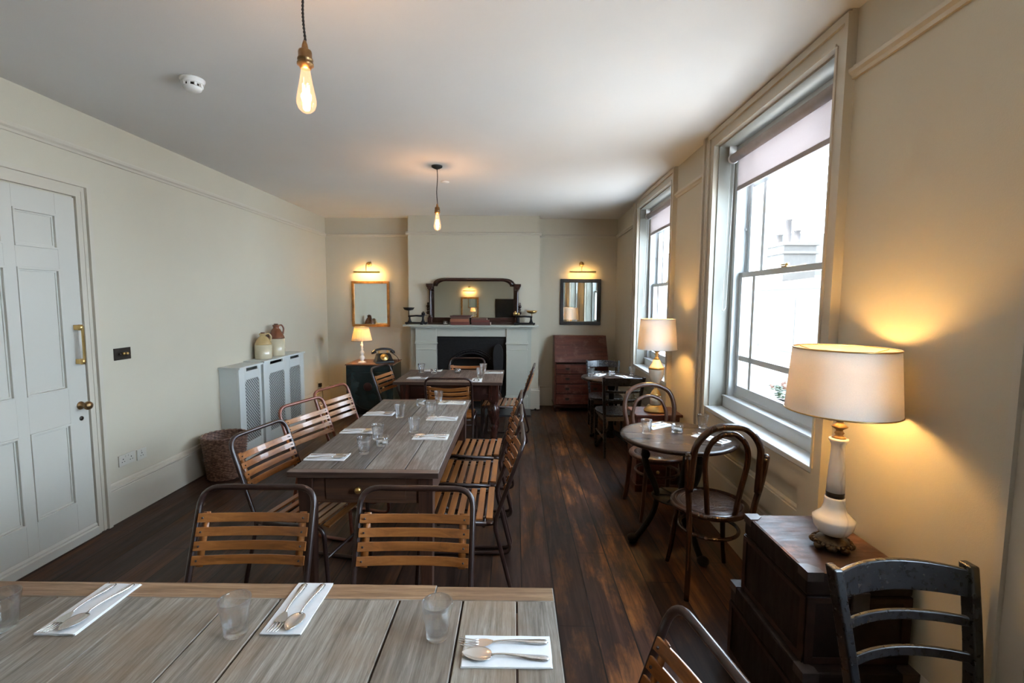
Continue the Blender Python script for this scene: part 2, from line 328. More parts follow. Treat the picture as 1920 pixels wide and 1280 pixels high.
# ------------------------------------------------------------------ mesh helpers
class MB:
    def __init__(s): s.bm = bmesh.new(); s.mi = 0; s.tag = None
    def _add(s, vs, fs, smooth=False):
        bv = [s.bm.verts.new(v) for v in vs]
        for f in fs:
            try:
                fc = s.bm.faces.new([bv[i] for i in f]); fc.smooth = smooth; fc.material_index = s.mi
            except ValueError: pass
        return bv
    def box(s, c, d, rot=None, bevel=0):
        x, y, z = d[0] / 2, d[1] / 2, d[2] / 2
        vs = [Vector((i * x, j * y, k * z)) for i in (-1, 1) for j in (-1, 1) for k in (-1, 1)]
        if rot is not None: vs = [rot @ v for v in vs]
        vs = [v + Vector(c) for v in vs]
        bv = s._add(vs, [(0, 1, 3, 2), (4, 6, 7, 5), (0, 4, 5, 1), (2, 3, 7, 6), (0, 2, 6, 4), (1, 5, 7, 3)])
        if bevel:
            ed = list({e for v in bv for e in v.link_edges})
            bmesh.ops.bevel(s.bm, geom=ed, offset=bevel, segments=2, affect='EDGES', profile=.6, material=-1)
        return s
    def bb(s, x0, x1, y0, y1, z0, z1, bevel=0): return s.box(((x0 + x1) / 2, (y0 + y1) / 2, (z0 + z1) / 2), (abs(x1 - x0), abs(y1 - y0), abs(z1 - z0)), None, bevel)
    def lathe(s, prof, seg=32, c=(0, 0, 0), smooth=True, rot=None, fn=None):
        n = len(prof); vs = []
        for i in range(seg):
            a = 2 * PI * i / seg
            for r, z in prof:
                rr = fn(r, z, a) if fn else r
                v = Vector((rr * math.cos(a), rr * math.sin(a), z))
                if rot is not None: v = rot @ v
                vs.append(v + Vector(c))
        fs = []
        for i in range(seg):
            j = (i + 1) % seg
            for k in range(n - 1):
                fs.append((i * n + k, j * n + k, j * n + k + 1, i * n + k + 1))
        bv = s._add(vs, fs, smooth)
        if prof[0][0] > 1e-5 and fn is None: pass
        return s
    def tube(s, path, r, seg=10, closed=False, cap=True, rf=None, flat=None):
        """sweep a circle (or flattened section: flat=(a,b)) along path with parallel transport"""
        P = [Vector(p) for p in path]; n = len(P)
        T = []
        for i in range(n):
            a = P[(i - 1) % n] if (closed or i > 0) else P[i]; b = P[(i + 1) % n] if (closed or i < n - 1) else P[i]
            T.append((b - a).normalized())
        up = Vector((0, 0, 1)) if abs(T[0].z) < .9 else Vector((1, 0, 0))
        N = (up - T[0] * up.dot(T[0])).normalized(); vs = []
        for i in range(n):
            if i:
                q = T[i - 1].rotation_difference(T[i]); N = (q @ N); N = (N - T[i] * N.dot(T[i])).normalized()
            B = T[i].cross(N); rr = rf(i / (n - 1)) * r if rf else r
            for k in range(seg):
                a = 2 * PI * k / seg
                ca, sa = math.cos(a), math.sin(a)
                if flat: ca *= flat[0]; sa *= flat[1]
                vs.append(P[i] + (N * ca + B * sa) * rr)
        fs = []
        for i in range(n if closed else n - 1):
            j = (i + 1) % n
            for k in range(seg):
                l = (k + 1) % seg; fs.append((i * seg + k, i * seg + l, j * seg + l, j * seg + k))
        if cap and not closed:
            fs.append(tuple(reversed(range(seg)))); fs.append(tuple((n - 1) * seg + k for k in range(seg)))
        s._add(vs, fs, True); return s
    def sphere(s, c, r, seg=16, rings=10, sc_=(1, 1, 1)):
        prof = [(max(1e-4, r * math.sin(PI * i / rings)), -r * math.cos(PI * i / rings)) for i in range(rings + 1)]
        n = len(prof); vs = []
        for i in range(seg):
            a = 2 * PI * i / seg
            for rr, z in prof: vs.append(Vector((rr * math.cos(a) * sc_[0], rr * math.sin(a) * sc_[1], z * sc_[2])) + Vector(c))
        fs = [(i * n + k, ((i + 1) % seg) * n + k, ((i + 1) % seg) * n + k + 1, i * n + k + 1) for i in range(seg) for k in range(n - 1)]
        s._add(vs, fs, True); return s
    def prism(s, pts, h0, h1, axis='Z', smooth=False):
        """extrude a 2D outline; axis is the extrusion axis"""
        def mk(u, v, h): return {'Z': (u, v, h), 'Y': (u, h, v), 'X': (h, u, v)}[axis]
        n = len(pts); vs = [mk(u, v, h0) for u, v in pts] + [mk(u, v, h1) for u, v in pts]
        fs = [tuple(reversed(range(n))), tuple(range(n, 2 * n))] + [(i, (i + 1) % n, n + (i + 1) % n, n + i) for i in range(n)]
        bv = [s.bm.verts.new(v) for v in vs]
        for q, f in enumerate(fs):
            try:
                fc = s.bm.faces.new([bv[i] for i in f]); fc.material_index = s.mi; fc.smooth = smooth and q > 1
            except ValueError: pass
        return s
    def frame(s, x0, x1, z0, z1, w, y0, y1, axis='Y'):
        """rectangular ring in plane, thickness y0..y1"""
        def b(a0, a1, c0, c1):
            if axis == 'Y': s.bb(a0, a1, y0, y1, c0, c1)
            else: s.bb(y0, y1, a0, a1, c0, c1)
        b(x0, x1, z0, z0 + w); b(x0, x1, z1 - w, z1); b(x0, x0 + w, z0 + w, z1 - w); b(x1 - w, x1, z0 + w, z1 - w); return s
    def xf(s, mtx): bmesh.ops.transform(s.bm, matrix=mtx, verts=s.bm.verts); return s
    def build(s, name, mat, parent=None, loc=None, mods=None, kind=None):
        bmesh.ops.recalc_face_normals(s.bm, faces=s.bm.faces)
        me = bpy.data.meshes.new(name); s.bm.to_mesh(me); s.bm.free()
        for mt in (mat if isinstance(mat, (list, tuple)) else [mat]): me.materials.append(mt)
        o = bpy.data.objects.new(name, me); COL.objects.link(o)
        if parent is not None: o.parent = parent
        if loc is not None: o.location = loc
        if kind: o['kind'] = kind
        return o
def bevel(o, w=.003, seg=2):
    b = o.modifiers.new('bevel', 'BEVEL'); b.width = w; b.segments = seg; b.limit_method = 'ANGLE'; b.angle_limit = math.radians(40); return o
def thing(name, label, cat, loc=(0, 0, 0), rz=0.0, group=None):
    o = bpy.data.objects.new(name, None); COL.objects.link(o); o.empty_display_size = .1
    o.location = loc; o.rotation_euler = (0, 0, rz); o['label'] = label; o['category'] = cat
    if group: o['group'] = group
    return o
def tag(o, label, cat, group=None, kind=None):
    o['label'] = label; o['category'] = cat
    if group: o['group'] = group
    if kind: o['kind'] = kind
    return o
def struct(o): o['kind'] = 'structure'; return o
KIDS = {}
def dup(root, loc, rz, label, group=None):
    r = root.copy(); COL.objects.link(r); r.location = loc; r.rotation_euler = (0, 0, rz); r['label'] = label
    if group: r['group'] = group
    def rec(src, dst):
        for ch in [c for c in bpy.data.objects if c.parent == src]:
            if ch.name.startswith('~'): continue
            c = ch.copy(); COL.objects.link(c); c.parent = dst; rec(ch, c)
    rec(root, r); return r
def setmat(root, mp):
    """give a copy its own finish (mesh data copied) : mp {part name: material}"""
    for c in [c for c in bpy.data.objects if c.parent == root]:
        k = c.name.split('.')[0]
        if k in mp: c.data = c.data.copy(); c.data.materials[0] = mp[k]
def fillet(pts, r, n=6, closed=False):
    P = [Vector(p) for p in pts]; out = []
    for i, p in enumerate(P):
        if not closed and i in (0, len(P) - 1): out.append(p); continue
        a, b = P[i - 1], P[(i + 1) % len(P)]
        rr = r[i] if isinstance(r, (list, tuple)) else r
        d1 = (a - p); d2 = (b - p); q = min(rr, d1.length * .49, d2.length * .49)
        if q < 1e-4: out.append(p); continue
        s0 = p + d1.normalized() * q; s1 = p + d2.normalized() * q
        for k in range(n + 1):
            t = k / n; out.append(s0 * (1 - t) ** 2 + p * 2 * t * (1 - t) + s1 * t * t)
    return out
def smoothpath(pts, n=8):
    """Catmull-Rom through points"""
    P = [Vector(p) for p in pts]; P = [2 * P[0] - P[1]] + P + [2 * P[-1] - P[-2]]; out = []
    for i in range(1, len(P) - 2):
        a, b, c, d = P[i - 1:i + 3]
        for k in range(n):
            t = k / n
            out.append(.5 * ((2 * b) + (c - a) * t + (2 * a - 5 * b + 4 * c - d) * t * t + (3 * b - a - 3 * c + d) * t ** 3))
    out.append(P[-2]); return out
def lamp(name, kind, loc, energy, color=(1, .62, .30), size=.03, rot=None, parent=None, sy=None):
    d = bpy.data.lights.new(name, kind); d.energy = energy; d.color = color
    if kind == 'POINT': d.shadow_soft_size = size
    if kind == 'AREA':
        d.size = size
        if sy: d.shape = 'RECTANGLE'; d.size_y = sy
    o = bpy.data.objects.new(name, d); COL.objects.link(o); o.location = loc
    if rot: o.rotation_euler = rot
    if parent is not None: o.parent = parent
    return o

# ================================================================== ROOM
H = 2.81; XL = -2.85; YB = 7.18; YC = 6.95; YF = -1.9
def wx(y): return 1.37 + .02 * y          # inner face of the window wall (very slightly splayed)
def shear(o):                             # window-wall pieces are modelled at x=0 = wall face
    for v in o.data.vertices: v.co.x += wx(v.co.y)
    return o
struct(MB().bb(XL - .1, 1.9, YF - .1, YB + .6, -.1, 0).build('floor', FLOORM))
struct(MB().bb(XL - .1, 1.9, YF - .1, YB + .6, H, H + .1).build('ceiling', CEILM))
struct(MB().bb(XL - .12, XL, YF - .1, YB + .1, 0, H).build('wall_left', WALL))
struct(MB().bb(XL, 1.9, YF - .12, YF, 0, H).build('wall_front', WALL))
# back wall: two alcoves and the chimney breast
BX0, BX1 = -1.56, .345
struct(MB().bb(XL - .1, 1.75, YB, YB + .12, 0, H).build('wall_back', WALL))
wb = MB(); wb.bb(BX0, -1.14, YC, YB + .0, 0, H); wb.bb(-.13, BX1, YC, YB, 0, H); wb.bb(-1.14, -.13, YC, YB, 1.08, H)
struct(wb.build('wall_chimney', WALL))
# window wall with three openings
WIN = [(2.17, 3.49), (4.49, 5.80), (-.12, 1.20)]   # clear openings (y)
ZS, ZH = .83, 2.70
wr = MB(); ys = [YF - .1]
for a, b in sorted(WIN): ys += [a, b]
ys.append(YB + .1)
for i in range(0, len(ys), 2): wr.bb(0, .34, ys[i], ys[i + 1], 0, H)
for a, b in WIN: wr.bb(0, .34, a, b, ZH, H); wr.bb(.02, .34, a, b, 0, ZS - .031)
struct(shear(wr.build('wall_right', WALL)))

def rail_profile(mb, a, b, z, out):
    """picture rail: a,b xy points; out = outward normal"""
    prof = [(0, z - .022), (.012, z - .022), (.016, z - .008), (.028, z + .002), (.030, z + .016), (.012, z + .022), (.010, z + .034), (0, z + .034)]
    sweep(mb, a, b, prof, out)
def sweep(mb, a, b, prof, out):
    n = len(prof); ox, oy = out
    vs = [(a[0] + d * ox, a[1] + d * oy, z) for d, z in prof] + [(b[0] + d * ox, b[1] + d * oy, z) for d, z in prof]
    fs = [(i, (i + 1) % n, n + (i + 1) % n, n + i) for i in range(n)] + [tuple(range(n)), tuple(range(2 * n - 1, n - 1, -1))]
    mb._add(vs, fs)
def base_profile(h, d=.022): return [(0, 0), (d, 0), (d, h - .055), (d - .004, h - .05), (d + .004, h - .042), (d + .002, h - .030), (d - .010, h - .024), (d - .012, h - .010), (.004, h), (0, h)]
ZR = 2.55
mb = MB(); rail_profile(mb, (XL, YF), (XL, YB), ZR, (1, 0)); struct(mb.build('trim_1', TRIM))
mb = MB(); rail_profile(mb, (XL, YB), (BX0, YB), ZR, (0, -1)); rail_profile(mb, (BX1, YB), (1.52, YB), ZR, (0, -1))
rail_profile(mb, (BX0 - .03, YC), (BX1 + .03, YC), ZR, (0, -1)); rail_profile(mb, (BX0, YC), (BX0, YB), ZR, (-1, 0)); rail_profile(mb, (BX1, YC), (BX1, YB), ZR, (1, 0))
struct(mb.build('trim_2', TRIM))
mb = MB()
for a, b in ((YF, -.21), (1.29, 2.08), (3.69, 4.40), (6.03, YB)): rail_profile(mb, (0, a), (0, b), ZR, (-1, 0))
struct(shear(mb.build('trim_3', TRIM)))
mb = MB(); rail_profile(mb, (XL, YF), (1.35, YF), ZR, (0, 1)); struct(mb.build('trim_4', TRIM))
mb = MB()
for a, b in ((YF, 2.14), (3.19, YB)): sweep(mb, (XL, a), (XL, b), base_profile(.29), (1, 0))
struct(mb.build('baseboard_left', TRIM))
mb = MB(); sweep(mb, (XL, YB), (BX0, YB), base_profile(.33), (0, -1)); sweep(mb, (BX1, YB), (1.52, YB), base_profile(.33), (0, -1))
sweep(mb, (BX1, YC - .02), (BX1, YB), base_profile(.33), (1, 0)); sweep(mb, (BX0, YC - .02), (BX0, YB), base_profile(.33), (-1, 0))
sweep(mb, (.22, YC), (BX1 + .02, YC), base_profile(.30, .03), (0, -1))
struct(mb.build('baseboard_back', TRIM))
mb = MB()
for a, b in ((YF, -.21), (1.29, 2.08), (3.69, 4.40), (6.03, YB)): sweep(mb, (0, a), (0, b), base_profile(.33), (-1, 0))
for a, b in WIN: sweep(mb, (.02, a), (.02, b), base_profile(.45, .026), (-1, 0))
struct(shear(mb.build('baseboard_right', TRIM)))
mb = MB(); sweep(mb, (XL, YF), (1.35, YF), base_profile(.3), (0, 1)); struct(mb.build('baseboard_front', TRIM))

# windows: architrave, reveals, box frame, two sashes with margin bars, sill, panel, roller blind
def make_window(k, a, b, blind=True):
    root = bpy.data.objects.new('window_%d' % k, None); COL.objects.link(root); root['kind'] = 'structure'
    mb = MB(); cw = .09; ct = .028
    outs = (a - cw, b + cw)
    for y0, y1 in ((a - cw, a), (b, b + cw)):
        mb.bb(-ct, .0, y0, y1, 0, H - .002)
        e0, e1 = (y0, y0 + .022) if y0 < a - .01 else (y1 - .022, y1)
        mb.bb(-ct - .014, -ct, e0, e1, 0, H - .045)
        i0, i1 = (y1 - .014, y1) if y0 < a - .01 else (y0, y0 + .014)
        mb.bb(-ct - .006, -ct, i0, i1, ZS, ZH)
    if k < 3:
        mb.bb(-ct, 0, b + cw, b + cw + .10, 0, H - .004); mb.bb(-ct - .016, -ct, b + cw + .07, b + cw + .10, 0, H - .01); mb.bb(-ct - .01, -ct, b + cw + .02, b + cw + .035, 0, H - .01)
    mb.bb(-ct, 0, a, b, ZH, H - .002); mb.bb(-ct - .014, -ct, a - cw, b + cw, H - .045, H - .01); mb.bb(-ct - .006, -ct, a, b, ZH, ZH + .014)
    shear(mb.build('architrave', TRIM, root))
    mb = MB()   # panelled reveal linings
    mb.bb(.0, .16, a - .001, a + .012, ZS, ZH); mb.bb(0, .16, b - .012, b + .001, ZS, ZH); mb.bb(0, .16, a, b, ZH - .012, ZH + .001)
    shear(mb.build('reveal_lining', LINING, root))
    mb = MB(); mb.bb(-.026, .10, a + .002, b - .002, ZS - .03, ZS, .005); mb.bb(.10, .118, a + .012, b - .012, ZS, .905); mb.bb(.09, .16, a + .012, b - .012, .905, .917, .003)
    shear(mb.build('window_sill', SASHP, root))
    mb = MB(); f = .045   # apron panel below
    mb.frame(a, b, .45, ZS - .031, .115, -.014, .02, 'X'); mb.frame(a + .115, b - .115, .565, ZS - .146, .012, -.006, .02, 'X')
    mb.bb(-.022, 0, a, b, ZS - .05, ZS - .032)
    shear(mb.build('apron_panel', TRIM, root))
    mb = MB()
    mb.bb(.12, .30, a + .012, a + .012 + f, .917, ZH); mb.bb(.12, .30, b - .012 - f, b - .012, .917, ZH); mb.bb(.12, .30, a, b, ZH - .06, ZH)
    mb.bb(.16, .34, a, b, ZS - .02, .93)
    mb.bb(.155, .162, a + .06, b - .06, 0.0 + .93, .935)
    shear(mb.build('window_frame', SASHP, root))
    def sash(x0, z0, z1, low):
        y0, y1 = a + .012 + f - .006, b - .012 - f + .006; t = .036; st = .052
        mb = MB()
        mb.bb(x0, x0 + t, y0, y0 + st, z0, z1); mb.bb(x0, x0 + t, y1 - st, y1, z0, z1)
        bot, top = (.075, .035) if low else (.035, .05)
        mb.bb(x0, x0 + t, y0, y1, z0, z0 + bot); mb.bb(x0, x0 + t, y0, y1, z1 - top, z1)
        gb = .036; m_ = .215
        for yy in (y0 + m_, y1 - m_): mb.bb(x0 + .006, x0 + t - .004, yy - gb / 2, yy + gb / 2, z0 + bot, z1 - top)
        zz = z0 + bot + .20 if low else z1 - top - .20
        mb.bb(x0 + .006, x0 + t - .004, y0 + st, y1 - st, zz - gb / 2, zz + gb / 2)
        s_ = shear(mb.build('sash', SASHP, root))
        g = MB(); g.bb(x0 + .017, x0 + .0185, y0 + st - .004, y1 - st + .004, z0 + bot - .004, z1 - top + .004)
        shear(g.build('window_pane', PANE, s_))
    sash(.16, .925, 1.805, True); sash(.205, 1.775, ZH - .04, False)
    mb = MB(); ym = (a + b) / 2
    mb.bb(.150, .20, ym - .03, ym + .03, 1.805, 1.812); mb.lathe([(.0, 0), (.011, 0), (.013, .012), (.006, .02), (0, .02)], 12, (.170, ym, 1.81)); mb.box((.172, ym + .035, 1.822), (.012, .06, .007))
    shear(mb.build('sash_fastener', BRASS, root))
    # sash cord and pulley in the frame
    mb = MB(); yy = b - .012 - f - .003
    mb.bb(.186, .192, yy - .012, yy, 2.10, 2.115); mb.tube([(.2, yy - .006, 1.8), (.2, yy - .006, 2.6)], .003, 6)
    shear(mb.build('sash_cord', SASHP, root))
    if not blind: return
    bl = bpy.data.objects.new('roller_blind', None); COL.objects.link(bl)
    y0, y1 = a + .03, b - .055
    mb = MB(); mb.tube([(.085, y0, 2.60), (.085, y1, 2.60)], .030, 20); shear(mb.build('roller', BLINDR, bl))
    mb = MB(); mb.bb(.1135, .1148, y0 + .012, y1 - .014, 2.40, 2.60); shear(mb.build('blind_fabric', BLIND, bl))
    mb = MB(); mb.bb(.108, .120, y0 + .012, y1 - .014, 2.372, 2.402, .003); shear(mb.build('bottom_bar', BLINDR, bl))
    for p0, p1, p2, p3 in ((y1, y1 + .018, y1 + .016, y1 + .022), (y0 - .014, y0, y0 - .018, y0 - .012)):
        mb = MB(); mb.tube([(.085, p0, 2.60), (.085, p1, 2.60)], .035, 20); mb.bb(.06, .11, p2, p3, 2.58, ZH - .012); shear(mb.build('blind_bracket', WHITEP, bl))
    ch = MB(); zb = 1.53; pts = []
    path = fillet([(.075, y1 + .02, 2.58), (.055, y1 + .012, zb + .03), (.05, y1 - .005, zb), (.06, y1 - .035, zb + .02), (.095, y1 + .01, 2.58)], .02, 6)
    tot = 0; last = path[0]
    pl = []
    for p in path[1:]:
        d = (p - last).length; k = max(1, int(d / .0075))
        for i in range(k): pl.append(last.lerp(p, i / k))
        last = p
    for p in pl: ch.sphere(p, .0028, 5, 4)
    shear(ch.build('pull_chain', WHITEP, bl))
    return bl
bl = make_window(1, *WIN[0]); tag(bl, 'pale roller blind half lowered in the near window beside the marble lamp', 'blind', 'roller blinds')
bl = make_window(2, *WIN[1]); tag(bl, 'pale roller blind in the far window behind the cream urn lamp', 'blind', 'roller blinds')
make_window(3, *WIN[2], blind=False)

# door in the left wall
def make_door():
    root = bpy.data.objects.new('door_1', None); COL.objects.link(root); root['kind'] = 'structure'
    Y0, Y1, ZT = 2.25, 3.085, 2.235; x = XL
    mb = MB()
    for a, b in ((Y1 + .006, Y1 + .105), (Y0 - .105, Y0 - .006)):
        mb.bb(x, x + .02, a, b, 0, ZT + .012); e = (b - .03, b) if a > Y0 else (a, a + .03)
        mb.bb(x + .02, x + .038, e[0], e[1], 0, ZT + .08); i = (a, a + .018) if a > Y0 else (b - .018, b); mb.bb(x + .02, x + .026, i[0], i[1], 0, ZT + .012)
        mid = (a + b) / 2; mb.bb(x + .02, x + .024, mid - .008, mid + .008, 0, ZT + .05)
    mb.bb(x, x + .02, Y0 - .105, Y1 + .105, ZT + .012, ZT + .11); mb.bb(x + .02, x + .038, Y0 - .105, Y1 + .105, ZT + .08, ZT + .11); mb.bb(x + .02, x + .026, Y0 - .02, Y1 + .02, ZT + .012, ZT + .03)
    mb.build('door_frame', TRIM, root)
    mb = MB(); x0 = x + .001; x1 = x + .016
    cols = [(2.385, 2.635), (2.70, 2.955)]; rows = [(.27, .80), (1.02, 1.775), (1.895, 2.11)]
    mb.bb(x0, x1, Y0, cols[0][0], .008, ZT); mb.bb(x0, x1, cols[0][1], cols[1][0], .008, ZT); mb.bb(x0, x1, cols[1][1], Y1, .008, ZT)
    zs = [.008] + [q for r in rows for q in r] + [ZT]
    for c0, c1 in cols:
        for k in range(0, len(zs), 2): mb.bb(x0, x1, c0, c1, zs[k], zs[k + 1])
        for r0, r1 in rows:
            mb.bb(x0 - .0, x0 + .003, c0, c1, r0, r1)
            mb.frame(c0, c1, r0, r1, .012, x0 + .003, x1 + .006, 'X'); mb.frame(c0 + .012, c1 - .012, r0 + .012, r1 - .012, .010, x0 + .003, x0 + .008, 'X')
    bevel(mb.build('door_leaf', DOORM, root), .002)
    mb = MB(); sweep(mb, (x1, Y0 - .004), (x1, Y1 - .004), [(0, .004), (.020, .004), (.020, .055), (.012, .062), (.012, .072), (.004, .085), (0, .085)], (1, 0)); mb.build('weather_board', DOORM, root)
    # pull handle: glass rod in brass mounts
    hy = 3.03; h = bpy.data.objects.new('pull_handle', None)
    mb = MB(); 
    for z in (1.19, 1.41): mb.bb(x1, x1 + .045, hy - .012, hy + .010, z - .016, z + .016, .003); mb.lathe([(0, -.018), (.013, -.018), (.015, 0), (.013, .018), (0, .018)], 16, (x1 + .036, hy, z))
    mb.bb(x1 + .044, x1 + .050, hy - .006, hy + .010, 1.18, 1.42, .001)
    ph = mb.build('pull_handle', BRASS, root)
    mb = MB(); mb.tube([(x1 + .034, hy, 1.20), (x1 + .034, hy, 1.40)], .011, 16); mb.build('handle_rod', PORC, ph)
    mb = MB(); rx = Matrix.Rotation(PI / 2, 3, 'Y')
    mb.lathe([(0, 0), (.027, 0), (.026, .005), (.012, .008), (.010, .028), (.018, .034), (.027, .044), (.028, .054), (.022, .066), (0, .070)], 24, (x1, 3.03, .90), rot=rx)
    mb.build('door_knob', OLDBRASS, root)
    mb = MB(); mb.lathe([(0, 0), (.015, 0), (.014, .004), (0, .005)], 20, (x1, 3.03, .815), rot=rx); mb.build('keyhole_cover', DARKPL, root)
make_door()

# ------------------------------------------------------------------ outside: opposite terrace across the street
GZ = -3.6
struct(MB().bb(1.9, 30, -25, 35, GZ - .1, GZ).build('ground', ASPH))
XO = 9.5
b_ = thing('opposite_house', 'pale house front across the street seen through the near window', 'building', (XO, 14.5, GZ))
mb = MB(); mb.bb(0, 8, -7.0, 7.0, 0, 5.9); 
mb.bb(-.06, 0, -7.0, 7.0, 5.65, 5.8); mb.bb(-.05, 0, -7, 7, 3.0, 3.1)
mb.build('house_wall', RENDER, b_)
WD = plain('dull_window', (.045, .046, .048), .5)
for y in (-5.6, -3.2, -.8, 1.7, 4.1):
    for z in (.6, 3.6):
        mb = MB(); mb.bb(-.03, 0, y, y + 1.05, z, z + 1.75); mb.bb(-.08, 0, y - .1, y + 1.15, z - .1, z); w1 = mb.build('window_surround', RENDER, b_)
        mb = MB(); mb.bb(-.034, -.03, y + .08, y + .97, z + .06, z + .84); mb.bb(-.034, -.03, y + .08, y + .97, z + .9, z + 1.68); mb.build('pane', WD, w1)
mb = MB(); mb.prism([(0, 5.9), (3.4, 6.35), (8, 5.9)], -7.0, 7.0, 'Y'); mb.build('roof', BRICKM, b_)
mb = MB(); mb.bb(.5, 1.7, 3.5, 5.2, 5.8, 7.35); mb.bb(.42, 1.78, 3.42, 5.28, 7.0, 7.1); mb.bb(.42, 1.78, 3.42, 5.28, 7.31, 7.43); ck = mb.build('chimney_stack', BRICKM, b_)
for q, yy in enumerate((3.75, 4.35, 4.95)):
    mb = MB(); hh = .50 + .5 * (q == 1); mb.lathe([(.13, 0), (.15, .04), (.12, .08), (.11, hh - .06), (.14, hh - .03), (.12, hh), (.09, hh), (.09, .1)], 16, (1.1, yy, 7.40)); mb.build('chimney_pot', POTM, ck)
b2 = thing('neighbouring_house', 'second pale house front further along the street beyond the far window', 'building', (XO + .4, 29.5, GZ))
mb = MB(); mb.bb(0, 7, -7.6, 7.6, 0, 8.3); mb.bb(-.08, 0, -7.6, 7.6, 8.0, 8.2); mb.build('house_wall', RENDER, b2)
for y in (-5.6, -2.4, .8, 4.0):
    mb = MB(); mb.bb(-.03, 0, y, y + 1.1, 4.6, 6.4); w1 = mb.build('window_surround', RENDER, b2); mb = MB(); mb.bb(-.034, -.03, y + .08, y + 1.02, 4.7, 6.3); mb.build('pane', WD, w1)
# flower pot standing on the outside ledge
mb = MB(); mb.bb(.345, .52, 2.0, 3.6, .76, .82); lg = shear(mb.build('trim_5', RENDER)); struct(lg)
pl = thing('ledge_plant', 'small flowering plant in a grey pot on the ledge outside the near window', 'plant', (wx(3.3) + .43, 3.32, .82))
mb = MB(); mb.lathe([(0, 0), (.035, 0), (.05, .07), (.055, .075), (.055, .09), (.045, .09), (.04, .02), (0, .02)], 20); mb.build('pot', POTM, pl)
mb = MB()
for i in range(40):
    a = random.random() * 6.28; rr = random.random() * .07; z = .10 + random.random() * .09
    mb.sphere((rr * math.cos(a), rr * math.sin(a), z), .014, 6, 4, (1, 1, .35))
mb.build('foliage', LEAF, pl)
mb = MB()
for i in range(8):
    a = random.random() * 6.28; mb.sphere((.05 * math.cos(a), .05 * math.sin(a), .17 + random.random() * .05), .014, 6, 4)
mb.build('flower_heads', plain('dry_flowers', (.28, .16, .12), .8), pl)

# ================================================================== FURNITURE
# ---- slatted tubular stacking chair; faces local +Y
def slat_chair(name, label, group, seat_m, tube_m):
    root = thing(name, label, 'chair', group=group)
    w = .222; r = .0115; top = .86
    def side(s):
        return [(s * w, -.155, .418), (s * w, .195, .432), (s * w, .222, .0125), (s * w, -.295, .0125), (s * w, -.195, .42), (s * w, -.352, top)]
    pts = side(-1) + list(reversed(side(1)))
    rad = [0, .06, .05, .06, .05, .075, .075, .05, .06, .05, .06, 0]
    mb = MB(); mb.tube(fillet(pts, rad, 7), r, 12)
    for s in (-1, 1): mb.tube([(s * w, -.155, .418), (s * w, -.192, .422)], r * .9, 10)
    for y, z in ((.10, .412), (-.14, .404)): mb.tube([(-w, y, z), (w, y, z)], .008, 8)
    mb.tube([(-w, .205, .26), (w, .205, .26)], .008, 8)
    mb.build('tube_frame', tube_m, root)
    # seat slats, dished across the depth
    mb = MB(); n = 8
    for i in range(n):
        t = i / (n - 1); y = .205 - t * .375; z = .446 - .016 * math.sin(t * PI) - (.012 if i == 0 else 0) - .004 * t
        ang = math.radians(-12 if i == 0 else 3)
        mb.box((0, y, z), (.425, .036, .010), Matrix.Rotation(ang, 3, 'X'), .0025)
    mb.build('seat', seat_m, root)
    for s in (-1, 1):
        mb = MB()
        pth = [(s * .17, .205 - .375 * k / 6, .434 - .015 * math.sin(k / 6 * PI)) for k in range(7)]
        mb.tube(pth, .009, 6, flat=(.7, 1.4)); mb.build('seat_batten', TUBE, root)
    # back slats bent round the sitter
    d = Vector((0, -.157, .44)).normalized(); nrm = Vector((0, -d.z, d.y)) * -1   # nrm: towards the front
    base = Vector((0, -.195, .42))
    mb = MB()
    for i in range(4):
        c = base + d * (.2005 + i * .051); hh = .0170
        K = 14; vs = []
        for k in range(K + 1):
            u = -1 + 2 * k / K; x = u * (w - .010); bow = -.040 * (1 - u * u) + .014
            for a, b in ((-hh, -.0045), (hh, -.0045), (hh, .0045), (-hh, .0045)):
                vs.append(Vector((x, 0, 0)) + c + d * a + nrm * (bow + b))
        fs = [(0, 1, 2, 3), tuple(K * 4 + q for q in (3, 2, 1, 0))]
        for k in range(K):
            for q in range(4): fs.append((k * 4 + q, k * 4 + (q + 1) % 4, (k + 1) * 4 + (q + 1) % 4, (k + 1) * 4 + q))
        mb._add(vs, fs)
    bk = mb.build('backrest', seat_m, root); bevel(bk, .002)
    for s in (-1, 1):
        mb = MB(); c0 = base + d * .178 + nrm * .004 + Vector((s * .186, 0, 0)); c1 = c0 + d * .198
        mb.tube([c0, c1], .011, 4, flat=(1.3, .3)); mb.build('back_batten', seat_m, root)
    mb = MB()
    for s in (-1, 1):
        for i in range(4):
            c = base + d * (.2005 + i * .051) + nrm * .020 + Vector((s * .192, 0, 0)); mb.sphere(c, .0042, 8, 5)
    mb.build('screw_heads', TUBE, root, kind='stuff')
    return root
G1 = 'slatted tube chairs drawn up to the long table'
G0 = 'slatted tube chairs at the foreground table'
G2 = 'slatted tube chairs around the far table'
ch = slat_chair('slatted_chair', 'slatted dark tube chair behind the foreground table, left of the pair', G0, SLAT, TUBE)
ch.location = (-1.0, 1.46, 0); ch.rotation_euler.z = PI + .02
def chair(x, y, deg, label, g, mats=None):
    c = dup(ch, (x, y, 0), math.radians(deg), label, g)
    if mats: setmat(c, mats)
    return c
chair(-.385, 1.46, 179.5, 'slatted dark tube chair behind the foreground table, right of the pair', G0)
chair(.095, .85, 100, 'slatted chair cut off by the bottom edge, at the right end of the foreground table', G0)
pale = {'seat': SLAT, 'backrest': SLATD, 'tube_frame': TUBER}
chair(-1.13, 2.60, -101, 'dark tube slatted chair left of the long table, beside the wicker basket', G1)
chair(-1.21, 3.27, -107, 'red-brown tube slatted chair, middle of three on the long table\'s left', G1, pale)
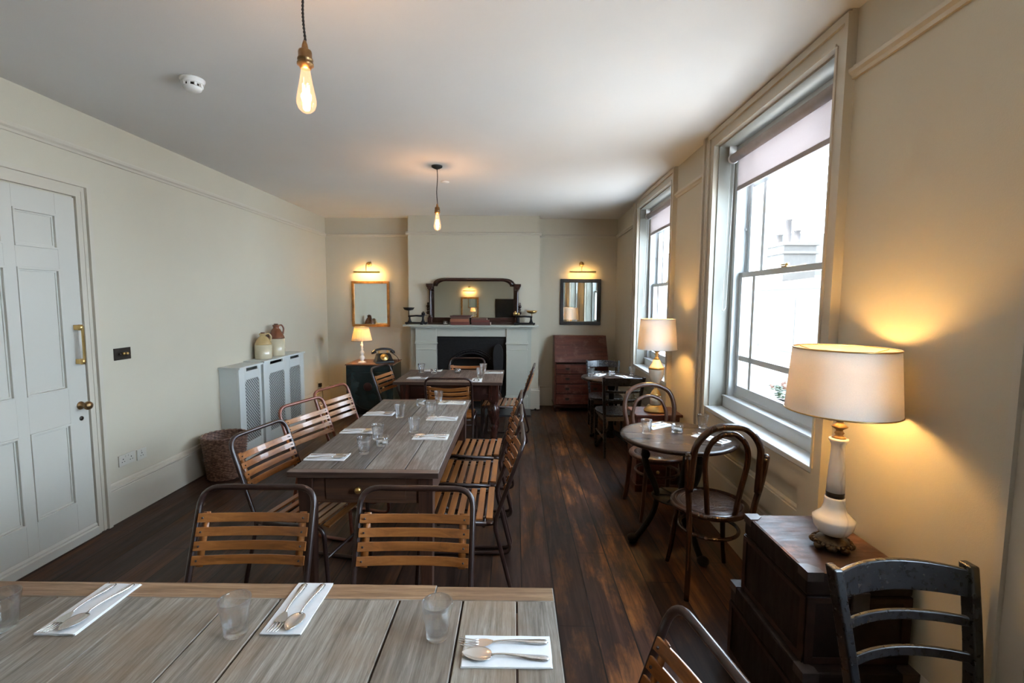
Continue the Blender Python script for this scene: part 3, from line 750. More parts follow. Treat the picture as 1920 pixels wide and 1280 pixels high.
chair(-1.22, 3.86, -105, 'red-brown tube slatted chair, farthest of three on the long table\'s left', G1, pale)
chair(-.305, 2.645, 91, 'slatted chair on the right of the long table, nearest of the three', G1)
chair(-.305, 3.16, 90, 'slatted chair on the right of the long table, middle of the three', G1)
chair(-.30, 3.70, 88, 'slatted chair on the right of the long table, farthest of the three', G1)
chair(-.635, 4.80, 0, 'slatted chair seen from behind between the long table and the far table', G2)
chair(-.61, 5.68, 180, 'slatted chair facing the camera between the far table and the fireplace', G2)
chair(-1.17, 5.20, -101, 'slatted chair at the left end of the far table in front of the black cabinet', G2)
chair(-.13, 5.40, 86, 'slatted chair at the right end of the far table near the fireplace pilaster', G2)

# ---- wooden tables
def plank_mesh(name, planks, z0, z1, mats, parent, bev=.002, edge=None):
    """planks: (x0,x1,y0,y1,across) -> one mesh of separate boards with face attributes for the grain"""
    bm = bmesh.new(); la = bm.faces.layers.float.new('plank'); lc = bm.faces.layers.float.new('across')
    for i, (x0, x1, y0, y1, ac) in enumerate(planks):
        g = bmesh.ops.create_cube(bm, size=1)
        dz = random.uniform(-.0006, .0006)
        for v in g['verts']:
            v.co = Vector(((x0 + x1) / 2 + v.co.x * (x1 - x0), (y0 + y1) / 2 + v.co.y * (y1 - y0), (z0 + z1) / 2 + v.co.z * (z1 - z0) + dz))
        ed = list({e for v in g['verts'] for e in v.link_edges})
        fs = {f for v in g['verts'] for f in v.link_faces}
        for f in fs: f[la] = i * 1.37 + .2; f[lc] = ac; f.material_index = int(ac) if len(mats) > 1 else 0
        bmesh.ops.bevel(bm, geom=ed, offset=bev, segments=1, affect='EDGES')
    if edge is not None:
        bm.normal_update()
        for f in bm.faces:
            if abs(f.normal.z) < .5: f.material_index = len(mats)
        mats = list(mats) + [edge]
    me = bpy.data.meshes.new(name); bm.to_mesh(me); bm.free()
    for m_ in mats: me.materials.append(m_)
    o = bpy.data.objects.new(name, me); COL.objects.link(o); o.parent = parent
    return o
# foreground table (origin on floor)
t = thing('dining_table', 'large grey oak plank table filling the bottom left foreground', 'table', (-.83, .86, 0))
def rel(o, ps): return [(a - o[0], b - o[0], c - o[1], d - o[1], e) for a, b, c, d, e in ps]
xs = [-1.78, -1.53, -1.286, -1.02, -.79, -.655, -.319, -.141, .009, .115]
gapw = [.0, .002, .003, .001, .003, .005, .0055, .005, .004, 0]
pls = [(xs[i] + gapw[i] / 2, xs[i + 1] - gapw[i + 1] / 2, .46, 1.264, 0) for i in range(len(xs) - 1)]
pls += [(-1.78, -1.2005, 1.2655, 1.335, 1), (-1.1995, -.2262, 1.2655, 1.337, 1), (-.2245, .115, 1.2655, 1.330, 1)]
pls += [(-1.78, .115, .385, .4585, 1)]
plank_mesh('tabletop', rel((-.83, .86), pls), .722, .760, [OAK, OAKR], t)
mb = MB(); mb.bb(-.82, .82, .40, .425, .62, .7215); mb.bb(-.82, .82, -.425, -.40, .62, .7215); mb.bb(-.82, -.795, -.40, .40, .62, .7215); mb.bb(.795, .82, -.40, .40, .62, .7215); bevel(mb.build('apron', APR, t))
for sx in (-1, 1):
    for sy in (-1, 1):
        mb = MB(); mb.bb(sx * .80 - .035, sx * .80 + .035, sy * .385 - .035, sy * .385 + .035, 0, .7215, .006); mb.build('leg', TLEG, t)
# long table
o2 = (-.741, 3.095)
t = thing('dining_table', 'long worn grey plank table in mid room with square legs and brass drawer knob', 'table', (o2[0], o2[1], 0))
xs = [-1.11, -.915, -.745, -.545, -.372]
pls = [(xs[i] + .002, xs[i + 1] - .002, 2.292, 3.885, 0) for i in range(4)] + [(-1.112, -.37, 2.245, 2.290, 1), (-1.112, -.37, 3.887, 3.955, 1)]
plank_mesh('tabletop', rel(o2, pls), .730, .760, [PINE, PINEB], t, edge=EDGE)
mb = MB(); ax, ay = .325, .80
mb.bb(-ax, ax, -ay, -ay + .022, .585, .7295); mb.bb(-ax, ax, ay - .022, ay, .585, .7295); mb.bb(-ax, -ax + .022, -ay, ay, .585, .7295); mb.bb(ax - .022, ax, -ay, ay, .585, .7295); bevel(mb.build('apron', APR, t))
mb = MB(); mb.bb(-.20, .20, -ay - .008, -ay, .605, .712, .003); dr = mb.build('drawer', APR, t)
mb = MB(); mb.lathe([(0, 0), (.010, 0), (.008, .010), (.017, .018), (.018, .026), (.012, .034), (0, .036)], 20, (-.03, -ay - .008, .662), rot=Matrix.Rotation(PI / 2, 3, 'X')); mb.build('drawer_knob', BRASS, dr)
for sx in (-1, 1):
    for sy in (-1, 1):
        mb = MB(); cx, cy_ = sx * .30, sy * .775; b0, b1 = .026, .038
        vs = [(cx + i * b0, cy_ + j * b0, 0) for i, j in ((-1, -1), (1, -1), (1, 1), (-1, 1))] + [(cx + i * b1, cy_ + j * b1, .7295) for i, j in ((-1, -1), (1, -1), (1, 1), (-1, 1))]
        mb._add([Vector(v) for v in vs], [(3, 2, 1, 0), (4, 5, 6, 7), (0, 1, 5, 4), (1, 2, 6, 5), (2, 3, 7, 6), (3, 0, 4, 7)]); bevel(mb.build('leg', TLEG, t), .004)
# far table
o3 = (-.68, 5.23)
t = thing('dining_table', 'square brown plank table near the fireplace on fat turned legs', 'table', (o3[0], o3[1], 0))
xs = [-1.255, -1.03, -.80, -.56, -.34, -.13]
pls = [(xs[i] + .001, xs[i + 1] - .001, 4.88, 5.62, 0) for i in range(5)] + [(-1.255, -.13, 4.815, 4.878, 1), (-1.255, -.13, 5.622, 5.68, 1)]
plank_mesh('tabletop', rel(o3, pls), .728, .760, [PINEB, PINEB], t, edge=EDGE)
mb = MB(); ax, ay = .49, .37
mb.bb(-ax, ax, -ay, -ay + .022, .565, .7275); mb.bb(-ax, ax, ay - .022, ay, .565, .7275); mb.bb(-ax, -ax + .022, -ay, ay, .565, .7275); mb.bb(ax - .022, ax, -ay, ay, .565, .7275); bevel(mb.build('apron', MAHOGD, t))
mb = MB(); mb.bb(-.40, -.06, -ay - .008, -ay, .59, .705, .003); dr = mb.build('drawer', MAHOGD, t)
mb = MB(); mb.sphere((-.23, -ay - .018, .65), .014); mb.build('drawer_knob', BRASS, dr)
for sx in (-1, 1):
    for sy in (-1, 1):
        mb = MB(); mb.bb(sx * .46 - .05, sx * .46 + .05, sy * .34 - .05, sy * .34 + .05, .55, .7275, .004)
        mb.lathe([(0, 0), (.024, 0), (.028, .03), (.020, .05), (.030, .10), (.036, .14), (.030, .20), (.026, .24), (.040, .28), (.028, .30), (.030, .33), (.055, .39), (.064, .44), (.056, .49), (.038, .52), (.048, .545), (.046, .55), (0, .55)], 24, (sx * .46, sy * .34, 0)); mb.build('leg', MAHOGZ, t)

# ---- bentwood chair; faces +Y
def bentwood(name, label, posts, mat, seatm):
    root = thing(name, label, 'chair', group='bentwood chairs at the round table')
    R = .195
    mb = MB(); mb.lathe([(0, .452), (R - .028, .452), (R - .020, .458), (R - .030, .461), (.10, .4605), (0, .460)], 48); mb.build('seat', seatm, root)
    mb = MB(); mb.tube([((R - .004) * math.cos(a * PI / 24), (R - .004) * math.sin(a * PI / 24), .450) for a in range(48)], .019, 12, True, flat=(1, 1.15)); mb.build('seat_ring', mat, root)
    mb = MB(); mb.tube([(.158 * math.cos(a * PI / 20), .158 * math.sin(a * PI / 20) - .005, .318) for a in range(40)], .0105, 10, True); mb.build('stretcher_ring', mat, root)
    for s in (-1, 1):   # front legs splay
        mb = MB(); mb.tube(smoothpath([(s * .125, .135, .445), (s * .140, .148, .30), (s * .155, .162, .12), (s * .172, .178, 0)], 5), .0165, 12, rf=lambda t: 1.0 - .25 * t); mb.build('leg', mat, root)
    H0 = .935
    if posts:
        for s in (-1, 1):
            mb = MB(); mb.tube(smoothpath([(s * .178, -.215, 0), (s * .165, -.185, .20), (s * .165, -.170, .45), (s * .190, -.200, .66), (s * .198, -.222, .80)], 6), .0165, 12, rf=lambda t: .85 + .2 * t); mb.sphere((s * .198, -.222, .801), .0172, 12, 8); mb.build('leg', mat, root)
        hoop = [(-.175, -.195, .60), (-.172, -.212, .75), (-.160, -.228, .86), (-.09, -.242, .945), (0, -.246, .962), (.09, -.242, .945), (.160, -.228, .86), (.172, -.212, .75), (.175, -.195, .60)]
        mb = MB(); mb.tube(smoothpath(hoop, 6), .0180, 12); mb.build('back_hoop', mat, root)
        mb = MB(); ih = [(-.070, -.172, .450), (-.088, -.190, .60), (-.108, -.212, .76), (-.092, -.228, .86), (-.04, -.238, .915), (0, -.240, .922), (.04, -.238, .915), (.092, -.228, .86), (.108, -.212, .76), (.088, -.190, .60), (.070, -.172, .450)]
        mb.tube(smoothpath(ih, 6), .0145, 12); mb.build('inner_hoop', mat, root)
    else:
        hoop = [(-.175, -.235, 0), (-.162, -.195, .20), (-.160, -.170, .45), (-.182, -.192, .62), (-.200, -.214, .76), (-.165, -.238, .875), (-.08, -.248, .925), (0, -.250, .935), (.08, -.248, .925), (.165, -.238, .875), (.200, -.214, .76), (.182, -.192, .62), (.160, -.170, .45), (.162, -.195, .20), (.175, -.235, 0)]
        mb = MB(); mb.tube(smoothpath(hoop, 7), .0180, 12); mb.build('back_hoop', mat, root)
        ih = [(-.095, -.172, .455), (-.125, -.190, .60), (-.135, -.208, .70), (-.105, -.226, .80), (-.045, -.236, .838), (0, -.238, .845), (.045, -.236, .838), (.105, -.226, .80), (.135, -.208, .70), (.125, -.190, .60), (.095, -.172, .455)]
        mb = MB(); mb.tube(smoothpath(ih, 6), .0135, 12); mb.build('inner_hoop', mat, root)
    return root
c = bentwood('bentwood_chair', 'dark bentwood chair with embossed seat and side posts in front of the round table', True, BENT, EMBOSS); c.location = (1.115, 2.635, 0); c.rotation_euler.z = -.04
c = bentwood('bentwood_chair', 'paler bentwood chair with a double hoop back behind the round table', False, BENTL, EMBOSS); c.location = (1.085, 3.52, 0); c.rotation_euler.z = PI + .05

# ---- round table on cast iron tripod
def round_table(label, x, y, r, zt, rot):
    t = thing('round_table', label, 'table', (x, y, 0), rot)
    mb = MB(); mb.lathe([(0, zt - .030), (r - .02, zt - .030), (r - .008, zt - .026), (r, zt - .014), (r - .004, zt - .003), (r - .018, zt), (r - .030, zt - .0025), (0, zt - .0025)], 72)
    mb.build('tabletop', TOPM, t)
    mb = MB(); mb.tube([(.17 * math.cos(a * PI / 16), .17 * math.sin(a * PI / 16), zt - .045) for a in range(32)], .014, 8, True); mb.build('top_ring', IRON, t)
    for k in range(3):
        a = k * 2 * PI / 3; ca, sa = math.cos(a), math.sin(a)
        prof = [(.175, zt - .04), (.20, zt - .12), (.185, zt - .22), (.135, zt - .33), (.115, .33), (.135, .22), (.185, .12), (.235, .045), (.262, .022)]
        mb = MB(); mb.tube(smoothpath([(q * ca, q * sa, z) for q, z in prof], 6), .020, 12, rf=lambda t_: 1.15 - .45 * t_ if t_ < .6 else .88 + .35 * (t_ - .6)); mb.sphere((.262 * ca, .262 * sa, .030), .034, 16, 10, (1.1, 1.1, .88))
        mb.sphere((.195 * ca, .195 * sa, zt - .14), .030, 12, 8); mb.tube([(.175 * ca, .175 * sa, zt - .05), (.06 * ca, .06 * sa, zt - .05)], .010, 8)
        mb.build('leg', IRON, t)
    mb = MB(); mb.lathe([(.02, .325), (.145, .325), (.15, .330), (.145, .335), (.02, .335), (.02, .325)], 36); 
    for k in range(6): a = k * PI / 3; mb.tube([(.02 * math.cos(a), .02 * math.sin(a), .34), (.14 * math.cos(a), .14 * math.sin(a), .34)], .006, 6)
    mb.build('lower_shelf', IRON, t)
    return t
def _top(n):
    v = n.coord((1.2, 22, 10)); g = n.noise(v, 1, 6, .6, .5)
    n.bsdf(n.ramp(g, [(.3, (.010, .006, .005)), (.7, (.035, .018, .012))]), n.ramp(g, [(.3, .24), (.7, .36)]), 0, .35, coat=.12, coat_r=.12)
TOPM = simple('dark_polished_top', _top)
round_table('round dark polished table on a black iron tripod beside the near window', 1.052, 3.01, .362, .742, math.radians(172))
def _ped():
    zt = .75; t = thing('round_table', 'small black table in the far right corner between two black ladder back chairs', 'table', (1.09, 5.30, 0))
    mb = MB(); mb.lathe([(0, zt - .026), (.33, zt - .026), (.34, zt - .018), (.34, zt - .006), (.332, zt), (0, zt)], 64); mb.build('tabletop', TOPM, t)
    mb = MB(); mb.lathe([(0, .06), (.05, .06), (.045, .12), (.028, .2), (.028, .55), (.045, .66), (.10, .715), (.10, zt - .026), (0, zt - .026)], 28); mb.build('column', IRON, t)
    for k in range(4):
        a = PI / 4 + k * PI / 2; ca, sa = math.cos(a), math.sin(a)
        mb = MB(); mb.tube(smoothpath([(.03 * ca, .03 * sa, .13), (.12 * ca, .12 * sa, .09), (.22 * ca, .22 * sa, .045), (.27 * ca, .27 * sa, .018)], 5), .019, 10); mb.build('foot', IRON, t)
_ped()

# ---- black ladder-back cafe chair; faces +Y
def ladder(name, label):
    root = thing(name, label, 'chair', group='black ladder back chairs')
    def post(s, z):  # centre line of a rear post
        t_ = z / .87; return Vector((s * (.170 + .034 * max(0, (z - .45) / .42)), -.205 - (.075 * ((z - .45) / .42) ** 1.3 if z > .45 else .05 * (1 - z / .45)), z))
    for s in (-1, 1):
        mb = MB(); zs_ = [0, .15, .30, .45, .55, .65, .74, .82, .875]
        vs = []; n = len(zs_)
        for z in zs_:
            c = post(s, z); k = .85 if z < .1 else 1
            a, b = .014 * k, .021 * k
            for i, j in ((-1, -1), (1, -1), (1, 1), (-1, 1)): vs.append(c + Vector((i * a, j * b, 0)))
        fs = [(3, 2, 1, 0), tuple(4 * n - 4 + q for q in range(4))]
        for k in range(n - 1):
            for q in range(4): fs.append((k * 4 + q, k * 4 + (q + 1) % 4, (k + 1) * 4 + (q + 1) % 4, (k + 1) * 4 + q))
        mb._add(vs, fs); bevel(mb.build('rear_post', BLACKC, root), .006, 3)
        mb = MB(); vs = [(s * .175 + i * q, .19 + j * q, z) for z, q in ((0, .013), (.435, .019)) for i, j in ((-1, -1), (1, -1), (1, 1), (-1, 1))]
        mb._add([Vector(v) for v in vs], [(3, 2, 1, 0), (4, 5, 6, 7), (0, 1, 5, 4), (1, 2, 6, 5), (2, 3, 7, 6), (3, 0, 4, 7)]); bevel(mb.build('leg', BLACKC, root), .004)
    def rail(zc, hh, th, bow, nm, crown=0):
        K = 16; vs = []; L = post(-1, zc); Rr = post(1, zc); tl = Vector((0, -.17, 1)).normalized()
        for k in range(K + 1):
            u = -1 + 2 * k / K; c = L.lerp(Rr, k / K) + Vector((0, -bow * (1 - u * u) + .006, 0))
            h2 = hh + crown * (1 - u * u)
            for a, b in ((-hh, -th), (h2, -th), (h2, th), (-hh, th)): vs.append(c + tl * a + Vector((0, b, 0)))
        fs = [(0, 1, 2, 3), tuple(K * 4 + q for q in (3, 2, 1, 0))] + [(k * 4 + q, k * 4 + (q + 1) % 4, (k + 1) * 4 + (q + 1) % 4, (k + 1) * 4 + q) for k in range(K) for q in range(4)]
        m_ = MB(); m_._add(vs, fs)
        for f in m_.bm.faces: f.smooth = False
        bevel(m_.build(nm, BLACKC, root), .004, 3)
    rail(.822, .040, .008, .050, 'top_rail', .010); rail(.715, .014, .007, .046, 'cross_rail'); rail(.615, .014, .007, .042, 'cross_rail')
    out = []
    for a in range(40):
        q = a / 40 * 2 * PI; ca, sa = math.cos(q), math.sin(q); e = .45
        out.append((.205 * abs(ca) ** e * (1 if ca > 0 else -1) * (1.0 if sa > 0 else .93), .215 * abs(sa) ** e * (1 if sa > 0 else -1)))
    mb = MB(); mb.prism(out, .435, .458); bevel(mb.build('seat', BLACKC, root), .006, 3)
    mb = MB(); mb.bb(-.16, .16, .178, .198, .39, .434); mb.bb(-.16, .16, -.215, -.197, .39, .434); mb.bb(-.182, -.166, -.19, .18, .39, .434); mb.bb(.166, .182, -.19, .18, .39, .434); mb.build('seat_rail', BLACKC, root)
    for s in (-1, 1): mb = MB(); mb.tube([(s * .174, -.225, .20), (s * .176, .185, .20)], .009, 10); mb.build('stretcher', BLACKC, root)
    return root
lc = ladder('ladder_back_chair', 'black ladder back chair with worn edges at the right foreground beside the trunks'); lc.location = (1.145, 1.05, 0); lc.rotation_euler.z = PI + .05; lc.scale = (1, 1, .96)
dup(lc, (1.085, 5.00, 0), .03, 'black ladder back chair seen from behind in front of the small corner table', 'black ladder back chairs')
dup(lc, (1.115, 5.80, 0), PI - .06, 'black ladder back chair behind the small corner table against the bureau', 'black ladder back chairs')

# ---- trunks
def trunk(name, label, x0, x1, y0, y1, z0, z1, topm):
    cx, cyy = (x0 + x1) / 2, (y0 + y1) / 2; a, b, h = (x1 - x0) / 2, (y1 - y0) / 2, z1 - z0
    t = thing(name, label, 'trunk', (cx, cyy, z0), group='stacked leather trunks')
    mb = MB(); mb.bb(-a, a, -b, b, 0, h * .74, .008); mb.build('body', LEATHER, t)
    mb = MB(); mb.bb(-a - .003, a + .003, -b - .003, b + .003, h * .745, h, .010)
    mb.bm.normal_update()
    for fc in mb.bm.faces: fc.material_index = 1 if fc.normal.z > .8 and fc.calc_center_median().z > h * .9 else 0
    mb.build('lid', [LEATHER, topm], t)
    mb = MB(); zz = h * .74
    for s in (-1, 1):
        mb.bb(s * (a + .003), s * (a + .006), -b, b, zz - .022, zz - .004); mb.bb(-a, a, s * (b + .003), s * (b + .006), zz - .022, zz - .004)
        mb.bb(s * (a + .002), s * (a + .006), -b, b, .0, .022); mb.bb(-a, a, s * (b + .002), s * (b + .006), 0, .022)
        for s2 in (-1, 1): mb.bb(s * (a + .002), s * (a + .007), s2 * b, s2 * (b - .028), 0, h * .7); mb.bb(s * a, s * (a - .028), s2 * (b + .002), s2 * (b + .007), 0, h * .7)
    mb.build('binding_strip', BINDM, t)
    for sx in (-1, 1):
        for sy in (-1, 1):
            mb = MB(); c = .052
            mb.prism([(sx * (a + .005), sy * (b + .005)), (sx * (a - c), sy * (b + .005)), (sx * (a - c), sy * (b - c * .5)), (sx * (a - c * .5), sy * (b - c)), (sx * (a + .005), sy * (b - c))], h - .03, h + .0035)
            mb.build('corner_cap', CAPM, t)
    mb = MB(); mb.bb(-.03, .03, -b - .012, -b - .004, zz - .05, zz + .02, .002); mb.build('lock_plate', CAPM, t)
    return t
BINDM = plain('brown_binding_leather', (.026, .011, .008), .45, var=.5, nscale=25, bump=.001)
CAPM = plain('dark_corner_leather', (.045, .035, .032), .35, 0, var=.4, nscale=30, bump=.0008)
trunk('travel_trunk', 'dark brown leather trunk on the floor, the lower of the two beneath the marble lamp', .995, 1.385, 1.53, 2.07, 0, .333, LEATHER)
trunk('travel_trunk', 'worn dark leather trunk with a scuffed lid carrying the marble lamp, upper of the two', 1.02, 1.382, 1.575, 2.02, .337, .668, LEATHERT)

# ---- lamps
WARM = (1, .56, .17)
def shade_mesh(r0, r1, h, pleat=0, seg=64):
    mb = MB()
    def prof(off): return [(r0 + off, 0), (r0 + off + (r1 - r0) * .33, h * .33), (r0 + off + (r1 - r0) * .66, h * .66), (r1 + off, h)]
    fn = (lambda r, z, a: r + .0022 * math.cos(a * pleat)) if pleat else None
    sg = 4 * pleat if pleat else seg
    mb.lathe(prof(0) + list(reversed(prof(-.0025))) + [prof(0)[0]], sg, fn=fn)
    return mb
def shade_rings(root, r0, r1, z0, h, mat):
    for r, z in ((r0, z0 + .003), (r1, z0 + h - .003)): mb = MB(); mb.tube([(r * math.cos(a * PI / 32), r * math.sin(a * PI / 32), z) for a in range(64)], .0028, 6, True); mb.build('shade_trim', mat, root)
    mb = MB()
    for k in range(3): a = k * 2 * PI / 3; mb.tube([(0, 0, z0 + h * .80), ((r1 - .004) * math.cos(a), (r1 - .004) * math.sin(a), z0 + h - .006)], .0018, 6)
    mb.build('shade_carrier', BRASS, root)
def bulb_in(root, z, e, r=.028):
    mb = MB(); mb.lathe([(0, -.02), (.013, -.02), (.013, .0), (.0, .0)], 14, (0, 0, z - .03)); mb.build('bulb_holder', BRASS, root)
    mb = MB(); mb.sphere((0, 0, z), .026, 16, 10, (1, 1, 1.25)); mb.build('light_bulb', LAMPB, root)
    lamp('lamp_light', 'POINT', (0, 0, z + .0), e, WARM, r + .012, parent=root)
LAMPB = emis('lit_lamp_bulb', (1, .72, .42), 8)
# marble lamp on the trunks
L1 = thing('table_lamp', 'marble lamp with a wide cream drum shade standing on the stacked trunks', 'lamp', (1.212, 1.745, .6718))
mb = MB(); mb.lathe([(0, .018), (.045, .018), (.058, .024), (.052, .034), (.030, .042), (.024, .05), (0, .05)], 32)
for k in range(8):
    a = k * PI / 4 + .2; mb.sphere((.058 * math.cos(a), .058 * math.sin(a), .014 + .004 * (k % 2)), .0155, 10, 7, (1.15, 1.15, .85))
for k in range(24):
    a = k * PI / 12; mb.sphere((.062 * math.cos(a), .062 * math.sin(a), .025), .008, 7, 5)
mb.build('bronze_foot', plain('dark_bronze_casting', (.10, .065, .035), .35, .8, var=.5, nscale=60, bump=.002), L1)
mb = MB(); mb.lathe([(0, .048), (.030, .050), (.052, .062), (.066, .085), (.0705, .108), (.069, .118), (.055, .130), (.042, .145), (.036, .165), (.034, .190), (.033, .198), (0, .198)], 48); mb.build('marble_bowl', MARB, L1)
mb = MB(); mb.lathe([(0, .198), (.0305, .198), (.0305, .218), (0, .218)], 32); mb.build('collar_band', DARKPL, L1)
mb = MB(); mb.lathe([(0, .218), (.030, .218), (.029, .26), (.026, .32), (.0225, .37), (.022, .395), (.028, .410), (.0325, .416), (.031, .424), (0, .424)], 48); mb.build('marble_neck', MARB, L1)
mb = MB(); mb.lathe([(0, .424), (.024, .424), (.020, .430), (.012, .436), (.017, .444), (.012, .450), (.012, .456), (.026, .466), (.027, .469), (.014, .478), (.011, .486), (.016, .493), (.010, .500), (.010, .53), (0, .53)], 32); mb.build('brass_stem', OLDBRASS, L1)
shade_mesh(.184, .166, .238).build('lamp_shade', SHADE, L1, loc=(0, 0, .525)); shade_rings(L1, .184, .166, .525, .238, BRASS)
bulb_in(L1, .635, 21)
# cream urn lamp
L2 = thing('table_lamp', 'gold and cream urn lamp with a pinkish shade on the wooden chest between the windows', 'lamp', (1.205, 4.02, .6622))
mb = MB(); mb.lathe([(0, 0), (.092, 0), (.094, .012), (.080, .028), (.070, .04), (.062, .052), (.052, .058), (0, .058)], 40)
mb.lathe([(0, .135), (.046, .135), (.050, .145), (.040, .155), (.030, .175), (.015, .19), (.012, .205), (.020, .215), (.018, .225), (0, .225)], 32)
mb.build('gilt_base', BRASS, L2); mb = MB(); mb.lathe([(.0605, .36), (.0655, .364), (.0655, .376), (.0605, .38)], 32); mb.build('gilt_band', BRASS, L2); mb = MB(); mb.lathe([(0, .445), (.026, .445), (.018, .46), (.010, .475), (.022, .490), (.010, .500), (.030, .518), (.030, .522), (.008, .526), (.010, .60), (0, .60)], 32)
mb.build('gilt_stem', BRASS, L2)
mb = MB(); mb.lathe([(0, .056), (.048, .056), (.046, .135), (0, .135)], 32); mb.build('cream_plinth', CREAM, L2)
mb = MB(); mb.lathe([(0, .222), (.018, .224), (.034, .245), (.052, .285), (.061, .325), (.0635, .365), (.060, .385), (.048, .40), (.040, .415), (.026, .445), (0, .445)], 40); mb.build('cream_urn', CREAM, L2)
shade_mesh(.163, .142, .258).build('lamp_shade', SHADE, L2, loc=(0, 0, .532)); shade_rings(L2, .163, .142, .532, .258, WHITEP)
bulb_in(L2, .65, 22)
t = thing('bedside_chest', 'small red-brown wooden chest under the cream urn lamp', 'chest', (1.20, 4.03, 0))
mb = MB(); mb.bb(-.175, .175, -.14, .14, .06, .64); mb.bb(-.185, .185, -.15, .15, 0, .06); bevel(mb.build('carcass', MAHOG, t), .004)
mb = MB(); mb.bb(-.195, .195, -.158, .158, .64, .662, .005); mb.build('top', MAHOG, t)
for z in (.10, .28, .46):
    mb = MB(); mb.bb(-.150, .150, -.150, -.140, z, z + .15, .003); d_ = mb.build('drawer', MAHOG, t); mb = MB(); mb.sphere((0, -.162, z + .075), .014); mb.build('knob', BRASS, d_)
# pleated lamp
L3 = thing('table_lamp', 'small white turned lamp with a pleated shade on the black cabinet', 'lamp', (-2.165, 6.66, .7125))
mb = MB(); mb.lathe([(0, 0), (.058, 0), (.058, .008), (.040, .016), (.022, .024), (.018, .034), (.034, .050), (.038, .072), (.026, .094), (.015, .104), (.022, .112), (.030, .128), (.030, .150), (.018, .172), (.013, .182), (.022, .190), (.016, .200), (.013, .225), (.020, .245), (.014, .262), (.010, .275), (.010, .33), (0, .33)], 32); mb.build('turned_base', PORC, L3)
shade_mesh(.140, .095, .200, 40).build('lamp_shade', SHADEP, L3, loc=(0, 0, .305)); shade_rings(L3, .141, .096, .305, .200, plain('dark_braid', (.06, .04, .025), .8))
bulb_in(L3, .41, 32)

# ---- pendants
def pendant(x, y, zb, e, label):
    p = thing('pendant_lamp', label, 'lamp', (x, y, H), group='bare bulb pendants')
    mb = MB(); mb.lathe([(0, 0), (.050, 0), (.048, -.012), (.030, -.022), (.010, -.030), (0, -.030)], 28); mb.build('ceiling_rose', FLEX, p)
    zt = zb - H
    mb = MB(); n_ = 90
    for ph in (0, PI):
        pts = [(.0022 * math.cos(ph + i * .9) + .004 * math.sin(i * .08), .0022 * math.sin(ph + i * .9), -.02 - (-.02 - zt - .158) * i / n_) for i in range(n_ + 1)]
        mb.tube(pts, .0024, 6)
    mb.build('twisted_cord', ROPE, p)
    mb = MB(); mb.lathe([(0, .175), (.005, .175), (.009, .162), (.011, .150), (.013, .146), (.021, .142), (.0225, .136), (.0225, .118), (.025, .116), (.026, .110), (.023, .108), (.023, .104), (.0275, .100), (.0275, .094), (.020, .090), (.018, .082), (0, .082)], 28, (0, 0, zt)); mb.build('bulb_holder', OLDBRASS, p)
    mb = MB(); mb.lathe([(.014, .085), (.016, .070), (.021, .040), (.028, .005), (.0325, -.020), (.0325, -.036), (.027, -.052), (.015, -.063), (.004, -.066), (.0005, -.069)], 32, (0, 0, zt)); mb.build('glass_bulb', BULBG, p)
    mb = MB(); pts = []
    for k in range(8):
        a = k * PI / 4; pts += [(.011 * math.cos(a), .011 * math.sin(a), zt + (.030 if k % 2 else -.038)), (.011 * math.cos(a + .3), .011 * math.sin(a + .3), zt + (.030 if k % 2 else -.038))]
    mb.tube(pts, .0012, 5); mb.build('filament', FILA, p)
    lamp('pendant_light', 'POINT', (0, 0, zt), e, (1, .60, .32), .02, parent=p)
pendant(-.735, 1.72, 2.315, 9, 'bare amber filament bulb hanging on a twisted black cord, the near one')
pendant(-.72, 4.42, 2.30, 12, 'bare amber filament bulb hanging from a black ceiling rose, the far one before the fireplace')

# ---- picture lights
def picture_light(x, y, z, label, face=-1, e=2.6):
    p = thing('picture_light', label, 'wall light', (x, y, z), 0 if face < 0 else PI, 'brass picture lights')
    mb = MB(); mb.lathe([(0, 0), (.036, 0), (.036, .008), (.028, .016), (.012, .020), (0, .022)], 28, (0, 0, .125), rot=Matrix.Rotation(PI / 2, 3, 'X')); mb.build('wall_rose', BRASS, p)
    mb = MB(); mb.tube(smoothpath([(0, -.01, .125), (-.004, -.08, .145), (-.010, -.125, .11), (-.012, -.135, .05), (-.012, -.132, .012)], 6), .005, 8); mb.build('arm', BRASS, p)
    mb = MB(); n = 10; vs = []; K = []
    for i in range(n + 1):
        a = -.25 * PI + i / n * PI * 1.0; K.append((.016 * math.cos(a + PI / 2), .016 * math.sin(a + PI / 2)))
    out = [(-.13 + u * 1.0, v) for u, v in K]; inn = [(-.13 + u * .9, v * .9) for u, v in reversed(K)]
    mb.prism(out + inn, -.195, .195, 'X'); mb.build('reflector', BRASS, p)
    mb = MB(); mb.tube([(-.18, -.127, -.001), (.18, -.127, -.001)], .007, 10); mb.build('tube_lamp', TUBEL, p)
    lamp('picture_lamp_light', 'AREA', (0, -.118, -.014), e, (1, .60, .20), .34, rot=(math.radians(62), 0, 0), parent=p, sy=.02)
    lamp('picture_lamp_uplight', 'AREA', (0, -.108, .006), e * .25, (1, .60, .20), .30, rot=(math.radians(115), 0, 0), parent=p, sy=.015)
    return p
picture_light(-2.195, YB, 2.0, 'brass picture light above the gilt mirror in the left alcove', e=2.6)
picture_light(.985, YB, 2.02, 'brass picture light above the black framed mirror in the right alcove', e=1.4)
picture_light(-1.52, YF, 1.90, 'brass picture light seen reflected in the overmantel mirror', 1, e=2.6)

